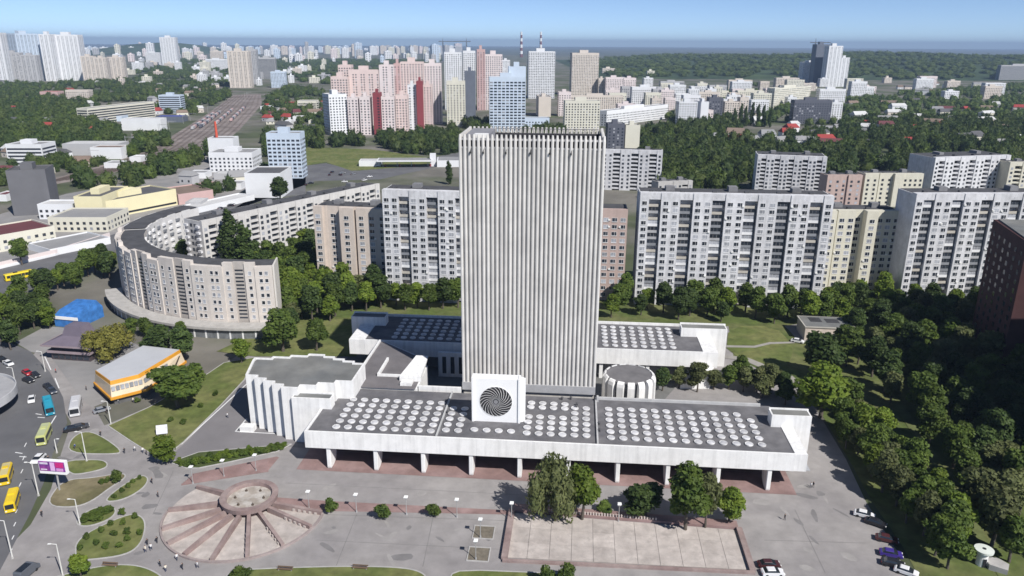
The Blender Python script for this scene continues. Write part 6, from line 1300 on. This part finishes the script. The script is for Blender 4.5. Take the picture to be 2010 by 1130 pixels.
def bus(label, u, v, rz, body, L_=8.0, roofc=None, W_=2.4, H_=2.9, name="bus"):
    t = thing(name, label, "bus", G(u, v) + Vector((0, 0, .05)), rz); pm = M("bus_%02x%02x%02x" % tuple(int(c * 255) for c in body), body, .35, .05, spec=.5)
    m_ = MB(); h = L_ / 2; w2 = W_ / 2
    prof = [(-w2, .35), (-w2, H_ - .35), (-w2 + .25, H_), (w2 - .25, H_), (w2, H_ - .35), (w2, .35)]; k = len(prof); vs = []
    for x, s_ in ((-h, .93), (-h + .25, 1), (h - .3, 1), (h, .90)): vs += [(x, y * s_, .35 + (z - .35) * (.96 if s_ < 1 else 1)) for y, z in prof]
    m_.add(vs, [(j * k + i, (j + 1) * k + i, (j + 1) * k + (i + 1) % k, j * k + (i + 1) % k) for j in range(3) for i in range(k)] + [tuple(range(k)), tuple(range(4 * k - 1, 3 * k - 1, -1))]); m_.obj("body", pm, t)
    if roofc: m_ = MB(); m_.box(-h + .5, h - .6, -w2 + .3, w2 - .3, H_ + .001, H_ + .04); m_.obj("roof", M("busroof_%02x%02x" % (int(roofc[0] * 255), int(roofc[2] * 255)), roofc, .5, .08), t)
    n_ = int(L_ / 1.5)
    for s_ in (-1, 1):
        for i in range(n_):
            x0 = -h + .5 + i * (L_ - 1.0) / n_; m_ = MB(); m_.box(x0 + .06, x0 + (L_ - 1.0) / n_ - .06, s_ * w2 - .02, s_ * w2 + .015, 1.35, H_ - .55); m_.obj("window", CGL, t)
    m_ = MB(); m_.box(h - .03, h + .03, -w2 + .25, w2 - .25, 1.15, H_ - .4); m_.obj("windscreen", CGL, t)
    m_ = MB(); m_.box(-h - .02, -h + .03, -w2 + .35, w2 - .35, 1.4, H_ - .5); m_.obj("rear_window", CGL, t)
    m_ = MB(); m_.box(-h * .35, -h * .05, -.6, .6, H_ + .042, H_ + .22); m_.obj("roof_hatch", DARK if not roofc else pm, t)
    for x in (-h * .6, h * .62):
        for y in (-w2 + .1, w2 - .1): inst("wheel", WH_ME, t, (x, y, .42), 0, (1.35, 1.2, 1.35))
    for y in (-w2 + .35, w2 - .35): m_ = MB(); m_.box(h - .01, h + .05, y - .18, y + .18, .65, .85); m_.obj("headlight", HLM, t)
def heading(u0, v0, u1, v1): d = G(u1, v1) - G(u0, v0); return math.atan2(d.y, d.x)
h1 = heading(100, 780, 88, 860); h2 = heading(60, 940, 30, 1010)
bus("teal bus driving down the street beside the white coach", 97, 805, heading(92, 770, 102, 810), (0.02, 0.25, 0.36), 9.0, (0.03, 0.30, 0.42))
bus("white roofed coach parked beside the teal bus", 150, 806, heading(155, 770, 147, 815), (0.55, 0.55, 0.56), 9.0, (0.52, 0.52, 0.54), 2.7)
bus("pale yellow green bus at the kerb below the teal bus", 88, 862, heading(98, 835, 82, 870), (0.50, 0.52, 0.20), 8.0, (0.42, 0.45, 0.26))
bus("yellow minibus cut by the left edge beside the billboard", 14, 940, heading(20, 905, 8, 945), (0.72, 0.50, 0.02), 7.0, (0.52, 0.45, 0.22), 2.2, 2.7, "minibus")
bus("bright yellow minibus lower of the two on the street", 26, 992, heading(32, 955, 20, 995), (0.75, 0.53, 0.02), 7.0, (0.72, 0.52, 0.03), 2.2, 2.7, "minibus")
bus("yellow trolleybus on the boulevard at the upper left", 38, 547, heading(20, 547, 55, 540), (0.72, 0.55, 0.02), 11.0, None, 2.6, 3.1)
WC, BC, RC, GC = (0.72, 0.72, 0.73), (0.02, 0.02, 0.024), (0.42, 0.02, 0.03), (0.25, 0.26, 0.28)
car("white sedan driving on the street near the billboard", 76, 904, heading(85, 890, 66, 908), WC); car("small white car left of the teal bus", 63, 787, heading(64, 776, 62, 790), WC)
car("red car at the top of the street near the pavilion", 54, 734, heading(46, 728, 62, 738), RC); car("black car just below the red car", 56, 749, heading(48, 745, 64, 752), BC); car("black car right of the red car", 70, 739, heading(62, 733, 76, 743), BC)
car("dark car in front of the teal bus", 95, 762, heading(88, 752, 102, 764), BC); car("second dark car touching the teal bus's bonnet", 103, 770, heading(97, 762, 108, 774), (0.04, 0.05, 0.07)); car("black car crossing the forecourt below the white coach", 143, 845, heading(135, 847, 155, 843), BC); car("dark grey car behind the black forecourt car", 158, 841, heading(150, 843, 168, 839), (0.06, 0.06, 0.065))
car("silver car parked beside the market hall", 200, 808, heading(185, 812, 215, 804), GC); car("white car by the left edge above the small white car", 17, 716, heading(10, 712, 25, 720), WC); car("dark car near the left edge on the upper street", 4, 708, heading(-5, 704, 14, 712), BC)
car("grey car at the bottom left corner", 55, 1128, heading(45, 1138, 75, 1112), (0.10, 0.11, 0.13), True)
car("dark maroon car parked right of the basin", 1509, 1112, heading(1485, 1110, 1535, 1110), (0.06, 0.02, 0.022)); car("white car parked below the dark maroon car", 1516, 1128, heading(1495, 1127, 1540, 1127), WC)
car("violet blue car parked under the trees at lower right", 1748, 1091, heading(1725, 1082, 1768, 1090), (0.05, 0.03, 0.22)); car("black car parked between violet and white cars", 1752, 1110, heading(1730, 1102, 1775, 1112), BC); car("white car nearest the bottom edge at lower right", 1778, 1126, heading(1758, 1116, 1800, 1130), WC)
car("dark red car in the trees' shadow above the violet car", 1740, 1062, heading(1715, 1052, 1760, 1062), (0.07, 0.02, 0.02)); car("white car half hidden under the trees' shade", 1696, 1014, heading(1678, 1010, 1710, 1018), WC); car("dark car beside the half hidden white car", 1718, 1030, heading(1700, 1024, 1730, 1034), BC)
car("white van with dark roof glass among the right trees", 1785, 1000, heading(1775, 985, 1795, 1020), (0.6, 0.65, 0.66), True)
car("white car standing by the utility building", 1565, 672, heading(1555, 668, 1578, 672), WC)
LTS = "cars on the boulevard"
for lab, u, v, c_ in (("white van driving on the boulevard near the trolleybus", 150, 522, WC), ("silver car close behind the yellow trolleybus", 70, 538, GC), ("dark car ahead on the boulevard beside the white van", 82, 531, BC)): car(lab, u, v, heading(60, 540, 130, 518), c_)
for i in range(14):
    u = random.uniform(600, 740); v = random.uniform(338, 372); car("tiny car on the highway junction behind the crescent wing", u, v, random.uniform(0, 3), random.choice((WC, BC, GC, RC)), False, "cars on the highway junction")
for i in range(16):
    t = random.random(); u = 225 + t * 260; v = 470 - t * 75; car("parked car in the yard behind the crescent", u, v, random.uniform(0, 3), random.choice((WC, BC, GC)), False, "cars in the yard")

# ------------------------------------------------------------------ people and benches
SKIN = M("skin", (0.48, 0.30, 0.22), .6, .05); HAIR = M("hair_dark", (0.05, 0.035, 0.025), .7, .1)
def person_mesh(seed, top, bottom):
    rg = random.Random(seed); st_ = rg.uniform(.08, .22); me = bpy.data.meshes.new("sk")
    P = [(0, 0, .95), (0, 0, 1.15), (0, 0, 1.38), (0, .01, 1.50), (0, .02, 1.60), (0, .02, 1.70), (-.10, 0, .9), (-.11, -st_, .5), (-.11, -st_ * .8, .09), (-.11, -st_ * .8 - .14, .04), (.10, 0, .9), (.11, st_ * .6, .5), (.11, st_ * 1.3, .10), (.11, st_ * 1.3 - .14, .04),
         (-.2, 0, 1.38), (-.25, .05, 1.12), (-.25, -.08, .9), (-.25, -.11, .82), (.2, 0, 1.38), (.25, -.03, 1.12), (.25, -.15, .92), (.25, -.18, .84)]
    E_ = [(0, 1), (1, 2), (2, 3), (3, 4), (4, 5), (0, 6), (6, 7), (7, 8), (8, 9), (0, 10), (10, 11), (11, 12), (12, 13), (2, 14), (14, 15), (15, 16), (16, 17), (2, 18), (18, 19), (19, 20), (20, 21)]
    rad = [.15, .14, .17, .06, .10, .09, .10, .07, .05, .045, .10, .07, .05, .045, .065, .05, .04, .04, .065, .05, .04, .04]
    me.from_pydata(P, E_, []); o = bpy.data.objects.new("sk", me); COL.objects.link(o); md = o.modifiers.new("s", 'SKIN')
    for v_, r_ in zip(me.skin_vertices[0].data, rad): v_.radius = (r_, r_ * .85)
    me.skin_vertices[0].data[0].use_root = True; o.modifiers.new("d", 'SUBSURF').levels = 1
    dg = bpy.context.evaluated_depsgraph_get(); r = bpy.data.meshes.new_from_object(o.evaluated_get(dg)); bpy.data.objects.remove(o); r.name = "person"; r.materials.clear()
    for m__ in (M("cloth_t%d" % seed, top, .9, .1), M("cloth_b%d" % seed, bottom, .9, .1), SKIN, HAIR, TYRE): r.materials.append(m__)
    for p_ in r.polygons:
        z = p_.center.z; ax = abs(p_.center.x); p_.material_index = 3 if z > 1.66 or (z > 1.53 and p_.center.y > .05) else 2 if z > 1.44 or (ax > .2 and z < .95 and z > .7) else 0 if z > .93 else 1 if z > .09 else 4
        p_.use_smooth = True
    return r
PC = [((0.7, 0.7, 0.7), (0.05, 0.06, 0.10)), ((0.03, 0.03, 0.035), (0.04, 0.04, 0.05)), ((0.45, 0.06, 0.06), (0.05, 0.05, 0.06)), ((0.10, 0.16, 0.35), (0.16, 0.14, 0.12)), ((0.65, 0.60, 0.50), (0.06, 0.07, 0.12))]
PM = [person_mesh(i, *c_) for i, c_ in enumerate(PC)]; CN = ["white shirt", "black clothes", "red top", "blue top", "beige top"]
ppl = [(265, 886, 0, "walking left of the lawn corner tree"), (281, 889, 0, "standing nearest the lawn corner tree, left of a group"), (288, 893, 1, "in the middle of the group by the corner tree"), (297, 894, 4, "at the right of the group by the corner tree"), (312, 910, 3, "in the corner tree's shade"), (299, 949, 1, "walking alone between lawns and fan fountain"), (311, 976, 1, "walking left of the fan fountain"),
       (290, 1070, 1, "standing at left of the pair by the big lawn"), (297, 1080, 0, "standing at right of the pair by the big lawn"), (309, 1066, 1, "standing beside the fan fountain's rim"), (286, 1084, 4, "lowest one beside the big lawn"), (348, 1100, 0, "at the fan fountain's lower left rim"), (359, 1118, 1, "walking below the fan fountain"), (388, 1115, 0, "right of the one below the fan fountain"), (83, 1014, 1, "standing on the bus stop pavement"), (96, 906, 1, "crossing near the white sedan"), (198, 856, 1, "walking above the triangular lawn"),
       (1591, 958, 0, "left one of the pair beyond the podium's end"), (1596, 957, 1, "right one of the pair beyond the podium's end"), (210, 812, 1, "in front of the market hall, near the lamp"), (262, 790, 4, "in front of the market hall's orange canopy"), (233, 792, 0, "in front of the market hall's corner"), (170, 766, 1, "between pavilion and white coach"), (110, 732, 2, "near the pavilion's forecourt"), (1540, 1021, 1, "alone on the open plaza right of the basin"), (148, 882, 3, "at the edge of the triangular lawn"), (245, 890, 1, "at the tip of the triangular lawn"), (447, 820, 0, "crossing the apron beside the auditorium"), (326, 1122, 4, "near the bottom edge below the big lawn"), (315, 1112, 1, "beside the stroller group at the bottom")]
for u, v, c_, tx in ppl:
    o = inst("person", PM[c_], None, G(u, v) + Vector((0, 0, .03)), random.uniform(0, 6.28)); tag(o, "person in %s %s" % (CN[c_], tx), "person", None)
bn = [(560, 1120, "bench on the bottom lawn's edge, left of two"), (707, 1117, "bench on the bottom lawn's edge, right of two"), (216, 1112, "bench between the two bottom left lawns")]
WOOD = M("bench_wood", (0.16, 0.11, 0.075), .8, .15)
for u, v, lab in bn:
    t = thing("park_bench", lab, "bench", G(u, v), LTH)
    for i in range(3): m_ = MB(); m_.box(-1.6, 1.6, -.25 + i * .17, -.11 + i * .17, .42, .47); m_.obj("seat_slat", WOOD, t)
    for i in range(2): m_ = MB(); m_.box(-1.6, 1.6, .28, .33, .6 + i * .17, .73 + i * .17); m_.obj("back_slat", WOOD, t)
    for x in (-1.3, 1.3): m_ = MB(); m_.box(x - .05, x + .05, -.25, .33, .0, .42); m_.obj("leg", STEEL, t)

# ------------------------------------------------------------------ haze
hz = MB(); hz.box(-29000, 29000, -600, 29000, -2.0, 215.0); hme = hz.mesh("haze", [])
hm = bpy.data.materials.new("haze_air"); hm.use_nodes = True; hn = hm.node_tree; hn.nodes.clear()
ho = hn.nodes.new("ShaderNodeOutputMaterial"); pv = hn.nodes.new("ShaderNodeVolumePrincipled")
pv.inputs["Color"].default_value = (0.44, 0.60, 0.86, 1); pv.inputs["Density"].default_value = 7.5e-5; pv.inputs["Anisotropy"].default_value = 0.0
hn.links.new(pv.outputs[0], ho.inputs["Volume"]); hme.materials.append(hm)
stuff(inst("haze", hme))
